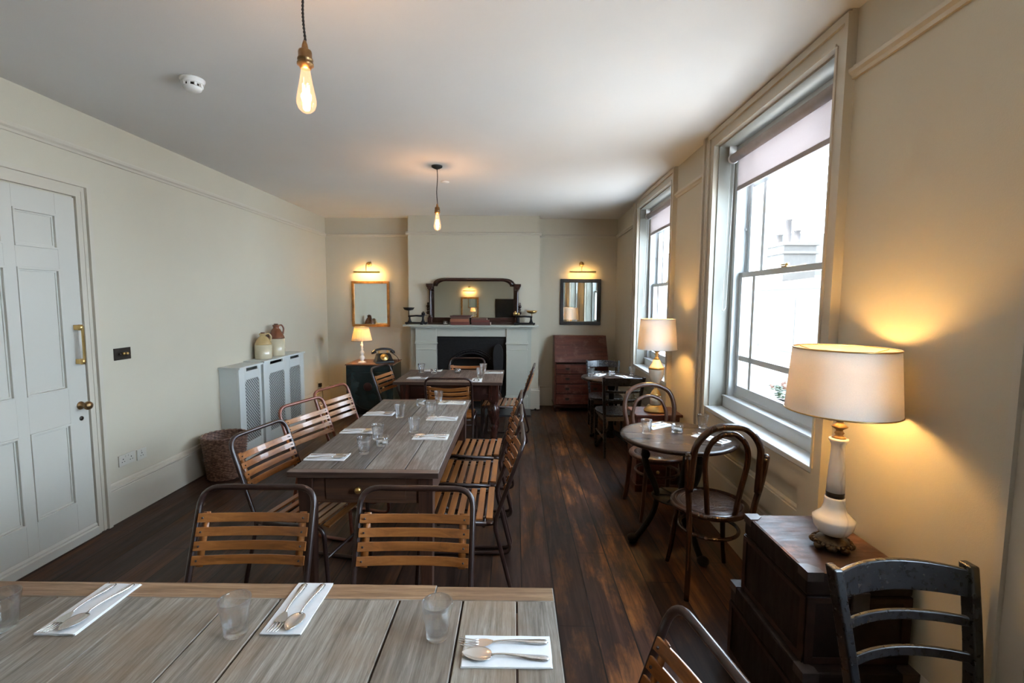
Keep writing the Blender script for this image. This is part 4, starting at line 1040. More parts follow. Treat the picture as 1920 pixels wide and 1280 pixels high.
# ---- framed mirrors
def wall_mirror(label, x0, x1, z0, z1, y, w, mat, face=-1, d=.028):
    cx = (x0 + x1) / 2; t = thing('framed_mirror', label, 'mirror', (cx, y, z0), 0 if face < 0 else PI); a = (x1 - x0) / 2; h = z1 - z0
    mb = MB(); mb.frame(-a, a, 0, h, w, -d, -.002); mb.frame(-a + w * .75, a - w * .75, w * .75, h - w * .75, w * .30, -d + .006, -.006); bevel(mb.build('frame', mat, t), .005, 3)
    mb = MB(); mb.bb(-a + w * .9, a - w * .9, -.016, -.010, w * .9, h - w * .9); mb.build('mirror_glass', MIRROR, t); return t
wall_mirror('upright gilt framed mirror in the left alcove above the pleated lamp', -2.463, -1.898, 1.19, 1.875, YB, .036, GILT)
wall_mirror('upright black framed mirror in the right alcove above the bureau', .670, 1.280, 1.237, 1.925, YB, .052, BLACKW)
wall_mirror('gilt mirror on the wall behind the camera, seen in the overmantel reflection', -1.80, -1.21, 1.0, 1.70, YF, .055, GILT, 1)
t = thing('wall_board', 'dark framed board on the wall behind the camera, seen in the overmantel reflection', 'board', (-.15, YF, .95), PI)
mb = MB(); mb.frame(-.52, .52, 0, .70, .03, -.03, 0); mb.build('frame', BLACKW, t); mb = MB(); mb.bb(-.49, .49, -.018, -.004, .03, .67); mb.build('board', BLACKP, t)

# ---- fireplace
f = thing('fireplace_surround', 'fireplace surround', 'fireplace', ((BX0 + BX1) / 2, YC, 0)); f['label'] = 'pale grey painted fireplace surround with plain pilasters under the mantel shelf'
fx = (BX0 + BX1) / 2
def P_(x): return x - fx
mb = MB(); mb.bb(P_(-1.60), P_(.335), -.215, 0, 1.222, 1.248, .004); mb.bb(P_(-1.50), P_(.25), -.165, 0, 1.196, 1.2215, .004); mb.build('mantel_shelf', SURR, f)
mb = MB(); mb.bb(P_(-1.15), P_(-.12), -.10, 0, 1.075, 1.1955); bevel(mb.build('frieze', SURR, f))
for a, b in ((-1.445, -1.140), (-.128, .175)):
    mb = MB(); mb.bb(P_(a), P_(b), -.115, 0, .0, 1.1955); mb.bb(P_(a) - .015, P_(b) + .015, -.135, 0, 0, .20); mb.bb(P_(a) - .008, P_(b) + .008, -.125, 0, .20, .215)
    mb.bb(P_(a) - .012, P_(b) + .012, -.135, 0, .965, .985); mb.bb(P_(a) - .006, P_(b) + .006, -.124, 0, .985, 1.0); mb.bb(P_(a) - .006, P_(b) + .006, -.121, 0, .880, .890)
    bevel(mb.build('pilaster', SURR, f), .003)
mb = MB(); mb.bb(P_(-1.53), P_(-1.447), -.03, 0, 0, 1.1955); mb.bb(P_(.177), P_(.235), -.03, 0, 0, 1.1955); mb.build('side_board', SURR, f)
fi = thing('fireplace_grate', 'black cast iron arched fireplace insert with a grate', 'fireplace', (-.634, YC, 0))
# arched plate
mb = MB(); W_, HH = .500, 1.074; out = [(-W_, 0), (-W_, HH), (W_, HH), (W_, 0)]
ar = .315; az = .50
arch = [(ar * math.cos(PI * i / 24), az + ar * 1.0 * math.sin(PI * i / 24)) for i in range(25)]
poly = [(W_, 0), (W_, HH), (-W_, HH), (-W_, 0), (-ar, 0)] + list(reversed(arch)) + [(ar, 0)]
mb.prism(poly, -.065, -.045, 'Y'); mb.build('arched_plate', IRON, fi)
mb = MB()
for rr, tr in ((ar + .012, .010), (ar + .045, .013), (ar + .075, .006)): mb.tube([(rr * math.cos(PI * i / 30), -.068, az + rr * math.sin(PI * i / 30)) for i in range(31)], tr, 8)
for rr in (ar + .045,):
    for s in (-1, 1): mb.tube([(s * rr, -.068, 0), (s * rr, -.068, az)], .013, 8)
for i in range(31): a = PI * i / 30; mb.sphere(((ar + .045) * math.cos(a), -.078, az + (ar + .045) * math.sin(a)), .011, 6, 5)
mb.bb(-W_, W_, -.075, -.06, HH - .05, HH - .035); mb.build('arch_moulding', IRON, fi)
mb = MB(); mb.bb(-ar - .02, ar + .02, .19, .21, 0, .85); mb.bb(-ar - .03, -ar, -.045, .2, 0, .85); mb.bb(ar, ar + .03, -.045, .2, 0, .85); mb.bb(-ar, ar, -.045, .2, .82, .85); mb.bb(-ar, ar, -.045, .2, 0, .03); mb.build('firebox', DARKHOLE, fi)
mb = MB()
for i in range(11): x = -.25 + i * .05; mb.tube([(x, -.02, .17), (x, -.03, .30)], .006, 6)
for z in (.17, .30): mb.tube([(-.27, -.025, z), (.27, -.025, z)], .007, 6)
mb.build('grate_bars', IRON, fi)
t = MB(); t.bb(-1.50, .22, 6.42, YC - .14, .0005, .028, .004); o = t.build('hearth_slab', plain('slate_hearth', (.030, .033, .038), .3, var=.3)); tag(o, 'dark slate hearth slab on the floor before the fireplace', 'hearth')
# dark rounded guard leaning in the opening at right
t = thing('fire_bellows', 'dark round topped bellows leaning at the right side of the fireplace opening', 'bellows', (-.245, 6.68, .030))
mb = MB(); out = []
for i in range(33):
    a = 2 * PI * i / 33; out.append((.075 * math.cos(a) * (1 if math.sin(a) > -.2 else .9), .80 + .15 * math.sin(a) if math.sin(a) > 0 else .80 + .70 * math.sin(a) * (1 if True else 0)))
mb.prism(out, -.02, .02, 'Y'); bl_ = mb.build('board', IRON, t); bevel(bl_, .006)
mb = MB(); mb.tube([(0, 0, .03), (0, 0, .12)], .015, 10); mb.build('nozzle', OLDBRASS, t)
t.rotation_euler = (-.12, 0, 0)

# ---- overmantel mirror
om = thing('overmantel_mirror', 'wide mahogany overmantel mirror with shaped top corners on the mantel shelf', 'mirror', (-.604, 6.898, 1.2485))
a0 = .63
def outline(w, top, sh, r, zb):   # shaped top: shoulders then quarter curves
    pts = [(-w, zb), (w, zb), (w, sh)]
    for i in range(9): q = i / 8; pts.append((w - .05 - r * (1 - math.cos(q * PI / 2)) * 1.0, sh + .0 + (top - sh) * math.sin(q * PI / 2)))
    pts += [(-x, z) for x, z in reversed(pts[3:])]; pts.append((-w, sh)); return pts
inner = outline(.575, .625, .55, .14, .098)
outer = outline(.640, .668, .585, .15, .0)
mb = MB(); mb.prism(outer, .02, .045, 'Y'); mb.build('backboard', MAHOGD, om)
mb = MB(); mb.prism([(x, z) for x, z in inner], .008, .0195, 'Y'); mb.build('mirror_glass', MIRROR, om)
mb = MB()   # raised frame following the shape
mb.tube([(x * 1.045, .004, z + (.022 if z > .3 else 0)) for x, z in inner[2:-1]], .024, 8, flat=(1, .75)); mb.bb(-.66, .66, -.030, .02, 0, .03, .003); mb.bb(-.64, .64, -.014, .02, .03, .100, .003)
mb.build('frame_moulding', MAHOGD, om)
for s in (-1, 1):
    mb = MB(); x = s * .630
    mb.lathe([(0, .10), (.030, .10), (.030, .115), (.022, .125), (.019, .14), (.017, .47), (.019, .49), (.026, .50), (.024, .51), (0, .51)], 20, (x, -.006, 0), fn=lambda r, z, a: r * (1 + .06 * math.cos(8 * a)) if .13 < z < .48 else r)
    mb.bb(x - .036, x + .036, -.040, .03, .51, .535, .002); mb.bb(x - .046, x + .046, -.050, .03, .535, .548, .002); mb.bb(x - .052, x + .052, -.054, .03, .548, .585, .004); mb.bb(x - .036, x + .036, -.036, .03, .03, .10, .003)
    mb.build('column', MAHOGZ, om)
    mb = MB()
    for z, q in ((.30, .018), (.26, .024), (.22, .020), (.17, .024)): mb.sphere((s * (.650 + q * .8), .012, z), q, 10, 7, (1, .5, 1))
    mb.build('scroll_bracket', MAHOGD, om)

# ---- things on the mantel shelf
ZM = 1.2485
def scales(label, x, panm, flip):
    t = thing('weighing_scales', label, 'scales', (x, 6.80, ZM), 0, 'kitchen scales on the mantel'); s = -1 if flip else 1; t.scale = (1.06, 1, 1.12)
    mb = MB(); mb.bb(-.145, .145, -.05, .05, .008, .030, .008); 
    for q in (-1, 1):
        for p in (-1, 1): mb.sphere((q * .125, p * .04, .012), .012, 10, 6)
    mb.lathe([(0, .03), (.030, .03), (.018, .05), (.012, .08), (.014, .10), (0, .105)], 20, (-s * .09, 0, 0)); mb.lathe([(0, .03), (.030, .03), (.018, .05), (.012, .08), (.014, .10), (0, .105)], 20, (s * .09, 0, 0)); mb.build('cast_base', IRON, t)
    mb = MB(); mb.tube([(-.105, -.018, .105), (0, -.018, .112), (.105, -.018, .105)], .011, 8); mb.tube([(-.105, .018, .105), (0, .018, .112), (.105, .018, .105)], .011, 8); mb.build('balance_beam', IRON, t)
    mb = MB(); mb.lathe([(0, .105), (.006, .105), (.006, .175), (.02, .182), (.055, .190), (.075, .215), (.078, .216), (.058, .186), (.02, .177), (0, .177)], 32, (-s * .10, 0, 0 if not flip else -.03)); mb.build('weighing_pan', panm, t)
    mb = MB(); mb.lathe([(0, .105), (.010, .105), (.010, .115), (.045, .118), (.045, .124), (0, .124)], 28, (s * .10, 0, 0)); mb.build('weight_plate', IRON, t)
    return t
scales('black iron kitchen scales with a dark pan at the left end of the mantel', -1.42, IRON, False)
scales('black iron kitchen scales with a brass pan at the right end of the mantel', .13, BRASS, True)
def weight(x, y, z, r, h, label, mat=IRON, g='scale weights on the mantel'):
    mb = MB(); mb.lathe([(0, 0), (r, 0), (r, h * .6), (r * .9, h * .66), (r * .3, h * .7), (r * .25, h * .8), (r * .42, h * .9), (r * .25, h), (0, h)], 20); o = mb.build('scale_weight', mat, None, (x, y, z)); tag(o, label, 'weight', g)
weight(-1.32, 6.80, ZM + .1390, .026, .048, 'larger black weight standing on the left scales'); weight(-1.335, 6.745, ZM, .022, .05, 'black weight on the shelf in front of the left scales')
weight(.00, 6.80, ZM + .1390, .030, .060, 'round brass weight on the plate of the right scales', BRASS); weight(.045, 6.785, ZM + .1390, .018, .045, 'small brass weight beside the round one on the right scales', BRASS)
def books(x, sizes, lab, g):
    z = ZM
    for i, (w_, d_, h_, mi, dx, rz, desc) in enumerate(sizes):
        b = thing('book', '%s, %s' % (desc, lab), 'book', (x + dx, 6.786, z), rz, g)
        mb = MB(); mb.bb(-w_ / 2, w_ / 2, -d_ / 2, d_ / 2, 0, .003); mb.bb(-w_ / 2, w_ / 2, -d_ / 2, d_ / 2, h_ - .003, h_); mb.bb(-w_ / 2, w_ / 2, -d_ / 2, -d_ / 2 + .003, 0, h_); mb.build('cover', BOOKS[mi], b)
        mb = MB(); mb.bb(-w_ / 2 + .004, w_ / 2 - .003, -d_ / 2 + .003, d_ / 2 - .004, .003, h_ - .003); mb.build('pages', PAGES, b)
        z += h_ + .0005
books(-.785, [(.27, .145, .045, 0, 0, .02, 'red-brown book'), (.265, .145, .040, 3, -.003, -.02, 'rust coloured book'), (.26, .14, .026, 1, .0, .03, 'brown book'), (.30, .14, .018, 2, .008, .0, 'thin dark book')], 'in the taller stack on the mantel', 'books stacked on the mantel')
books(-.50, [(.27, .145, .040, 2, .015, -.03, 'dark maroon book'), (.255, .14, .030, 0, -.0, .03, 'red book'), (.22, .14, .026, 1, -.012, -.02, 'brown book')], 'in the lower stack right of centre on the mantel', 'books stacked on the mantel')
for o in [o for o in bpy.data.objects if o.name.startswith('book') and 'label' in o]: o['label'] = o['label'].replace(', X','')

# ---- cabinet, telephone
c = thing('cabinet', 'black-green curved front cabinet with a brown wooden top in the left alcove', 'cabinet', (-2.02, 6.76, 0), .03)
mb = MB(); mb.bb(-.32, .32, -.28, .28, .05, .695, .006); mb.bb(-.30, .30, -.26, .26, 0, .05); mb.build('carcass', CABIN, c)
mb = MB(); mb.bb(-.33, .33, -.29, .29, .695, .712, .004); mb.build('top', CABTOP, c)
mb = MB(); out = [(-.25, .60), (-.25, .33)] + [(-.25 * math.cos(PI * i / 20), .33 - .25 * math.sin(PI * i / 20)) for i in range(1, 20)] + [(.25, .33), (.25, .60)]
mb.prism(out, -.30, -.281, 'Y'); dd = mb.build('door', CABIN, c); bevel(dd, .006, 3)
mb = MB(); mb.tube([(x, -.300, z) for x, z in out], .006, 8, True); mb.build('door_bead', CABIN, dd)
mb = MB(); mb.lathe([(0, 0), (.060, 0), (.060, .004), (.05, .008), (0, .009)], 32, (-.02, -.300, .40), rot=Matrix.Rotation(PI / 2, 3, 'X')); mb.build('round_badge', plain('maroon_badge', (.035, .010, .008), .3), dd)
mb = MB(); mb.lathe([(0, 0), (.008, 0), (.008, .012), (.016, .020), (.014, .030), (0, .033)], 18, (.20, -.300, .39), rot=Matrix.Rotation(PI / 2, 3, 'X')); mb.build('knob', BRASS, dd)
p = thing('telephone', 'black and brass rotary telephone beside the pleated lamp on the cabinet', 'telephone', (-1.86, 6.66, .7135), .45); p.scale = (1.3, 1.3, 1.3)
mb = MB(); vs = []
pr = [(-.10, -.085, .085, 0), (-.095, -.08, .08, .02), (-.085, -.062, .07, .045), (-.075, -.02, .062, .085), (-.065, .0, .055, .10)]
pts = [(w_, y0, y1, z) for w_, y0, y1, z in pr]; vs = []
for w_, y0, y1, z in pts: vs += [Vector((w_, y0, z)), Vector((-w_, y0, z)), Vector((-w_, y1, z)), Vector((w_, y1, z))]
fs = [(0, 1, 2, 3), (19, 18, 17, 16)] + [(k * 4 + q, (k + 1) * 4 + q, (k + 1) * 4 + (q + 1) % 4, k * 4 + (q + 1) % 4) for k in range(4) for q in range(4)]
mb._add(vs, fs); bevel(mb.build('body', BLACKP, p), .008, 3)
rd = Matrix.Rotation(math.radians(52), 3, 'X')
mb = MB(); mb.lathe([(0, 0), (.042, 0), (.044, .006), (.036, .010), (.020, .010), (.018, .013), (0, .014)], 32, (0, -.045, .060), rot=rd); mb.build('dial', BRASS, p)
mb = MB(); hs = smoothpath([(-.105, .02, .118), (-.075, .02, .138), (0, .02, .148), (.075, .02, .138), (.105, .02, .118)], 6); mb.tube(hs, .012, 10)
for s in (-1, 1): mb.lathe([(0, 0), (.018, 0), (.028, .018), (.028, .028), (0, .030)], 20, (s * .105, .02, .128), rot=Matrix.Rotation(PI, 3, 'X') @ Matrix.Rotation(s * -.25, 3, 'Y'))
mb.build('handset', BLACKP, p)
mb = MB()
for s in (-1, 1): mb.tube([(s * .045, .02, .095), (s * .045, .02, .128)], .009, 8)
mb.build('cradle', BRASS, p)
mb = MB(); mb.tube(smoothpath([(.09, .02, .10), (.14, .0, .06), (.17, .03, .006), (.13, .08, .005), (.09, .08, .02)], 8), .003, 6); mb.build('cord', BLACKP, p)

# ---- bureau
b = thing('writing_bureau', 'worn red mahogany slant front bureau below the black framed mirror', 'bureau', (.955, 7.165, 0))
w_ = .385; dpt = .40
side = [(0, .06), (0, 1.085), (-.16, 1.085), (-dpt, .705), (-dpt, .06)]
for s in (-1, 1): mb = MB(); mb.prism([(u, v) for u, v in side], s * w_, s * (w_ - .02), 'X'); bevel(mb.build('side_panel', MAHOG, b), .002)
mb = MB(); mb.bb(-w_ + .02, w_ - .02, -.16, 0, 1.067, 1.085); mb.build('top', MAHOG, b)
mb = MB(); q0 = Vector((0, -.160, 1.083)); q1 = Vector((0, -dpt - .004, .712)); dv = (q1 - q0); nn = Vector((0, dv.z, -dv.y)).normalized()
vs = []
for p0 in (q0, q1):
    for x in (-w_ + .004, w_ - .004):
        for k in (0, .018): vs.append(p0 + Vector((x, 0, 0)) + nn * k)
mb._add(vs, [(0, 2, 3, 1), (4, 5, 7, 6), (0, 1, 5, 4), (2, 6, 7, 3), (0, 4, 6, 2), (1, 3, 7, 5)]); bevel(mb.build('fall_front', MAHOG, b), .002)
mb = MB(); mb.bb(-w_ + .02, w_ - .02, -dpt + .01, -.0, .06, .705); mb.bb(-w_ - .006, w_ + .006, -dpt - .012, 0, .06, .10); mb.build('carcass', MAHOGD, b)
for k, (z0, z1) in enumerate(((.555, .690), (.410, .545), (.265, .400), (.112, .255))):
    mb = MB(); mb.bb(-w_ + .026, w_ - .026, -dpt - .004, -dpt + .01, z0, z1, .003); d_ = mb.build('drawer', MAHOG, b)
    for s in (-1, 1):
        mb = MB(); mb.bb(s * .20 - .03, s * .20 + .03, -dpt - .007, -dpt - .004, (z0 + z1) / 2 - .012, (z0 + z1) / 2 + .02, .001); mb.tube(fillet([(s * .20 - .026, -dpt - .012, (z0 + z1) / 2 + .005), (s * .20 - .022, -dpt - .016, (z0 + z1) / 2 - .014), (s * .20 + .022, -dpt - .016, (z0 + z1) / 2 - .014), (s * .20 + .026, -dpt - .012, (z0 + z1) / 2 + .005)], .01, 3), .003, 6); mb.build('drawer_handle', DARKPL, d_)
for s in (-1, 1):
    for y in (-dpt + .03, -.05): mb = MB(); mb.bb(s * (w_ - .045) - .04, s * (w_ - .045) + .04, y - .03, y + .03, 0, .06, .006); mb.build('bracket_foot', MAHOGD, b)

# ---- radiator covers, jugs, basket
def _grille(n):
    c = n.n.new('ShaderNodeTexCoord'); sp = n.n.new('ShaderNodeSeparateXYZ'); n.link(c.outputs['Object'], sp.inputs[0])
    def dots(oy, oz):
        u = n.math('SUBTRACT', n.math('FRACT', n.math('ADD', n.math('DIVIDE', sp.outputs[1], .034), oy)), .5)
        v = n.math('SUBTRACT', n.math('FRACT', n.math('ADD', n.math('DIVIDE', sp.outputs[2], .034), oz)), .5)
        return n.math('ADD', n.math('ABSOLUTE', u), n.math('ABSOLUTE', v))
    d = n.math('MINIMUM', dots(0, 0), dots(.5, .5)); hole = n.math('LESS_THAN', d, .37)
    n.bsdf(n.mix(hole, (.54, .56, .53), (.006, .007, .008)), .5)
GRILLE = simple('lattice_grille', _grille)
def rad_cover(label, y0, y1, xf, z1, panels):
    t = thing('radiator_cover', label, 'radiator cover', (XL, (y0 + y1) / 2, 0), group='radiator covers'); c0 = (y0 + y1) / 2; d = xf - XL
    a = (y1 - y0) / 2
    mb = MB(); mb.bb(.001, d - .02, -a, -a + .018, 0, z1 - .02); mb.bb(.001, d - .02, a - .018, a, 0, z1 - .02)
    # front frame around grille panels
    ys_ = [-a] + [q - c0 for p_ in panels for q in p_] + [a]
    for k in range(0, len(ys_), 2): mb.bb(d - .02, d, ys_[k], ys_[k + 1], 0, z1 - .02)
    for p0, p1 in panels:
        mb.bb(d - .02, d, p0 - c0, p1 - c0, 0, .17); mb.bb(d - .02, d, p0 - c0, p1 - c0, .80, z1 - .055); mb.bb(d - .02, d, p0 - c0, p0 - c0 + .03, z1 - .055, z1 - .02); mb.bb(d - .02, d, p1 - c0 - .03, p1 - c0, z1 - .055, z1 - .02)
        for sy, qq in ((1, p0 - c0), (-1, p1 - c0)): mb.prism([(qq, .80), (qq + sy * .03, .80), (qq, .77)], d - .02, d, 'X')
    bevel(mb.build('case', COVERP, t), .002)
    mb = MB(); mb.bb(.001, d + .018, -a - .012, a + .012, z1 - .02, z1, .004); mb.build('top', COVERP, t)
    for p0, p1 in panels:
        mb = MB(); mb.bb(d - .016, d - .012, p0 - c0, p1 - c0, .165, .805); mb.build('grille', GRILLE, t)
    mb = MB(); mb.bb(.03, .05, -a + .03, a - .03, .05, z1 - .06); mb.build('dark_interior', DARKHOLE, t)
    return t
rad_cover('narrow pale grey radiator cover with one lattice panel next to the wicker basket', 4.50, 4.90, -2.655, .94, [(4.60, 4.86)])
rad_cover('wide pale grey radiator cover with two lattice panels under the stoneware jugs', 4.93, 5.88, -2.645, .95, [(5.04, 5.38), (5.50, 5.78)])
def jug(label, x, y, r, h, lower, upper, hs):
    t = thing('stoneware_jug', label, 'jug', (x, y, .9505), hs, 'stoneware jugs on the radiator cover')
    zs_ = h * .56
    mb = MB(); mb.lathe([(0, 0), (r * .96, 0), (r, .006), (r, zs_), (0, zs_)], 40); mb.build('lower_body', lower, t)
    mb = MB(); mb.lathe([(0, zs_), (r, zs_), (r * .99, zs_ + .012), (r * .80, zs_ + h * .16), (r * .52, zs_ + h * .29), (r * .36, zs_ + h * .33), (r * .34, zs_ + h * .37), (r * .42, zs_ + h * .39), (r * .42, zs_ + h * .44), (r * .28, zs_ + h * .44), (r * .26, zs_ + h * .38), (0, zs_ + h * .37)], 40); mb.build('shoulder', upper, t)
    mb = MB(); mb.tube(smoothpath([(r * .38, 0, zs_ + h * .41), (r * .72, 0, zs_ + h * .42), (r * .98, 0, zs_ + h * .30), (r * .86, 0, zs_ + h * .13)], 6), r * .10, 10, flat=(1, 1.6)); mb.build('handle', upper, t)
    mb = MB(); mb.lathe([(0, 0), (r * .24, 0), (r * .26, .012), (0, .014)], 18, (0, 0, zs_ + h * .44)); mb.build('stopper', CABTOP, t)
    return t
jug('small cream and tan stoneware jug on the radiator cover, the nearer one', -2.745, 5.13, .086, .275, STONEW, STONET, .9)
jug('tall stoneware jug with a brown glazed shoulder on the radiator cover', -2.745, 5.42, .088, .355, STONEW, STONEB, .9)
# basket of woven rows (real ridges)
t = thing('wicker_basket', 'brown wicker waste basket on the floor beside the radiator cover', 'basket', (-2.615, 4.17, 0)); t.scale = (.86, .86, .90)
mb = MB(); rows = 34; seg = 72; hgt = .42; vs = []
def brad(z): return .160 + .045 * (z / hgt) ** 1.2
for j in range(rows * 2 + 1):
    z = j / (rows * 2) * hgt
    for i in range(seg):
        a = 2 * PI * i / seg; k = (j // 2) % 2
        r = brad(z) + .0085 * math.sin(a * 18 + k * PI) * (1 if j % 2 else .2) + (.003 if j % 2 else -.001)
        vs.append(Vector((r * math.cos(a) * (1 + .02 * math.sin(a * 2)), r * math.sin(a), z + .004 * math.sin(a * 3 + j * .1) * (z / hgt))))
fs = [(j * seg + i, j * seg + (i + 1) % seg, (j + 1) * seg + (i + 1) % seg, (j + 1) * seg + i) for j in range(rows * 2) for i in range(seg)]
mb._add(vs, fs, True); mb.lathe([(0, .01), (.158, .01)], 40); o = mb.build('woven_side', WICKER, t); so = o.modifiers.new('s', 'SOLIDIFY'); so.thickness = .006
mb = MB()
for ph in (0, PI): mb.tube([((.205 + .005 * math.cos(a * .7 + ph)) * math.cos(a * PI / 48), (.205 + .005 * math.cos(a * .7 + ph)) * math.sin(a * PI / 48), .418 + .006 * math.sin(a * .7 + ph)) for a in range(96)], .007, 6, True)
mb.build('rim', WICKER, t)

# ---- small fittings
t = thing('light_switch', 'dark bronze dimmer switch plate with brass knobs on the left wall', 'switch', (XL, 3.40, 1.198))
mb = MB(); mb.bb(0, .006, -.073, .073, -.043, .043, .002); mb.build('plate', DARKPL, t)
ry = Matrix.Rotation(PI / 2, 3, 'Y')
for y, mm in ((-.028, DARKPL), (.0, BRASS), (.030, BRASS)):
    mb = MB(); mb.lathe([(0, 0), (.010, 0), (.010, .012), (.008, .016), (0, .016)], 18, (.006, y, 0), rot=ry); mb.build('dimmer_knob', mm, t)
def socket(y0, y1, zc, n, label):
    t = thing('wall_socket', label, 'socket', (XL, (y0 + y1) / 2, zc), group='white sockets by the door'); a = (y1 - y0) / 2
    mb = MB(); mb.bb(0, .009, -a, a, -.040, .040, .002); mb.build('plate', WHITEG, t)
    mb = MB()
    for k in range(n):
        y = 0 if n == 1 else (-.036 + .072 * k)
        mb.bb(.009, .0094, y - .0035, y + .0035, .004, .012); mb.bb(.009, .0094, y - .014, y - .007, -.014, -.009); mb.bb(.009, .0094, y + .007, y + .014, -.014, -.009)
    mb.build('pin_holes', DARKHOLE, t)
    mb = MB()
    for k in range(n): y = 0 if n == 1 else (-.012 + .024 * k); mb.bb(.009, .012, y - .005, y + .005, .018, .032)
    mb.build('rocker', WHITEG, t)
socket(3.305, 3.450, .425, 2, 'white double socket low on the wall right of the door')
socket(3.470, 3.556, .418, 1, 'white single socket beside the double one')
t = thing('power_plug', 'black plug with a trailing lead low in the far left corner', 'plug', (XL, 6.78, .36))
mb = MB(); mb.bb(.0, .008, -.045, .045, -.045, .045, .002); mb.build('socket_plate', WHITEG, t)
mb = MB(); mb.bb(.008, .045, -.026, .026, -.026, .03, .006); mb.build('plug_body', BLACKP, t)
mb = MB(); mb.tube(smoothpath([(.03, 0, -.02), (.05, .02, -.10), (.04, .06, -.25), (.06, .10, -.345), (.2, .12, -.353), (.45, .08, -.354)], 6), .004, 6); mb.build('lead', BLACKP, t)
t = thing('smoke_detector', 'white round smoke detector on the ceiling', 'smoke detector', (-1.80, 2.735, H))
mb = MB(); mb.lathe([(0, 0), (.062, 0), (.062, -.008), (.056, -.012), (.056, -.022), (.054, -.026), (0, -.026)], 40); mb.build('base', WHITEP, t)
mb = MB(); mb.lathe([(0, -.026), (.036, -.026), (.036, -.042), (0, -.042)], 32); mb.build('dark_vents', DARKHOLE, t)
mb = MB(); mb.lathe([(0, -.041), (.044, -.041), (.046, -.045), (.040, -.058), (.025, -.066), (0, -.068)], 40)
for k in range(9): a = k * 2 * PI / 9; mb.box((.045 * math.cos(a), .045 * math.sin(a), -.034), (.012, .012, .018), Matrix.Rotation(a, 3, 'Z'))
mb.build('cap', WHITEP, t)
mb = MB(); mb.lathe([(0, 0), (.045, 0), (.043, -.006), (0, -.008)], 36); o = mb.build('ceiling_cover', WHITEP, None, (-.735, 5.0, H)); tag(o, 'flat round white cover plate on the ceiling beyond the far pendant', 'cover plate')
mb = MB(); mb.tube(smoothpath([(.24, 6.80, .006), (.29, 6.82, .012), (.33, 6.80, .006), (.38, 6.85, .006)], 6), .006, 6); mb.sphere((.30, 6.81, .018), .018, 8, 6); o = mb.build('cable', FLEX); tag(o, 'short black cable end on the floor at the right foot of the fireplace', 'cable')

# ================================================================== TABLE SETTINGS
def make_tumbler():
    mb = MB(); h = .092; n = 9
    def fn(r, z, a):
        if r < .026 and z < .03 and r < .02: return r
        k = max(0, min(1, (.070 - z) / .02)) * max(0, min(1, (z - .004) / .01)); return r - .0013 * k * abs(math.cos(a * n / 2.0)) if r > .0262 else r
    outer_ = [(0, 0), (.0255, 0), (.0275, .003), (.0290, .015), (.0325, .045), (.0360, .072), (.0385, h - .002), (.0375, h)]
    inner_ = [(.0360, h - .003), (.0330, .070), (.0290, .040), (.0262, .016), (.021, .011), (0, .0105)]
    mb.lathe(outer_ + inner_, 54, fn=fn); bmesh.ops.remove_doubles(mb.bm, verts=mb.bm.verts, dist=1e-6); return mb
TUM = None
def tumbler(x, y, z, label, g, s=1.0, rz=0):
    global TUM
    if TUM is None: o = make_tumbler().build('drinking_glass', GLASS); TUM = o
    else: o = TUM.copy(); COL.objects.link(o)
    o.location = (x, y, z + .0003); o.rotation_euler.z = rz; o.scale = (s, s, s); tag(o, label, 'glass', g)
TEA = None
def tealight(x, y, z, label, g=None):
    global TEA
    if TEA is None:
        r = thing('tealight_holder', label, 'candle holder', group=g)
        mb = MB(); mb.lathe([(0, 0), (.034, 0), (.0365, .004), (.0375, .050), (.036, .0515), (.0335, .050), (.0320, .012), (0, .010)], 40); bmesh.ops.remove_doubles(mb.bm, verts=mb.bm.verts, dist=1e-6); mb.build('glass_cup', GLASS, r)
        mb = MB(); mb.lathe([(0, .0105), (.019, .0105), (.0195, .026), (.018, .026), (.018, .024), (0, .024)], 28); q = mb.build('tealight_candle', WAX, r)
        mb = MB(); mb.tube([(0, 0, .024), (.001, 0, .031)], .0008, 5); mb.build('wick', DARKHOLE, q); TEA = r
    else: r = dup(TEA, (0, 0, 0), 0, label, g)
    r.location = (x, y, z + .0003)
def make_napkin(w, l, seed):
    rnd = random.Random(seed); mb = MB()
    for k, (z0, z1, inset) in enumerate(((0, .0016, 0), (.0018, .0034, .002), (.0036, .0050, .004))):
        pts = []; a, b = w / 2 - inset * rnd.uniform(-.6, 1), l / 2 - inset * rnd.uniform(-.5, 1)
        ox, oy = rnd.uniform(-.002, .002), rnd.uniform(-.002, .002)
        for (p0, p1) in (((-a, -b), (a, -b)), ((a, -b), (a, b)), ((a, b), (-a, b)), ((-a, b), (-a, -b))):
            for q in range(6): t_ = q / 6; pts.append((p0[0] + (p1[0] - p0[0]) * t_ + ox + rnd.uniform(-.0007, .0007), p0[1] + (p1[1] - p0[1]) * t_ + oy + rnd.uniform(-.0007, .0007)))
        mb.prism(pts, z0, z1)
    return mb
def handle_pts(mb, mat_z=.0):
    # flat tapered handle from y=-.095 (end) to y=.02 (neck)
    ys_ = [-.098, -.094, -.080, -.060, -.030, .0, .018, .028]; ws = [.003, .0078, .0094, .0080, .0050, .0034, .0032, .0042]; zz = [.0030, .0030, .0034, .0045, .0080, .0095, .0085, .0060]
    vs = []; n = len(ys_)
    for y, w_, z in zip(ys_, ws, zz): vs += [Vector((-w_, y, z)), Vector((0, y, z - .0008)), Vector((w_, y, z)), Vector((0, y, z + .0022))]
    fs = [(0, 3, 2, 1), tuple(4 * n - 4 + q for q in (0, 1, 2, 3))] + [(k * 4 + q, k * 4 + (q + 1) % 4, (k + 1) * 4 + (q + 1) % 4, (k + 1) * 4 + q) for k in range(n - 1) for q in range(4)]
    mb._add(vs, fs, True)
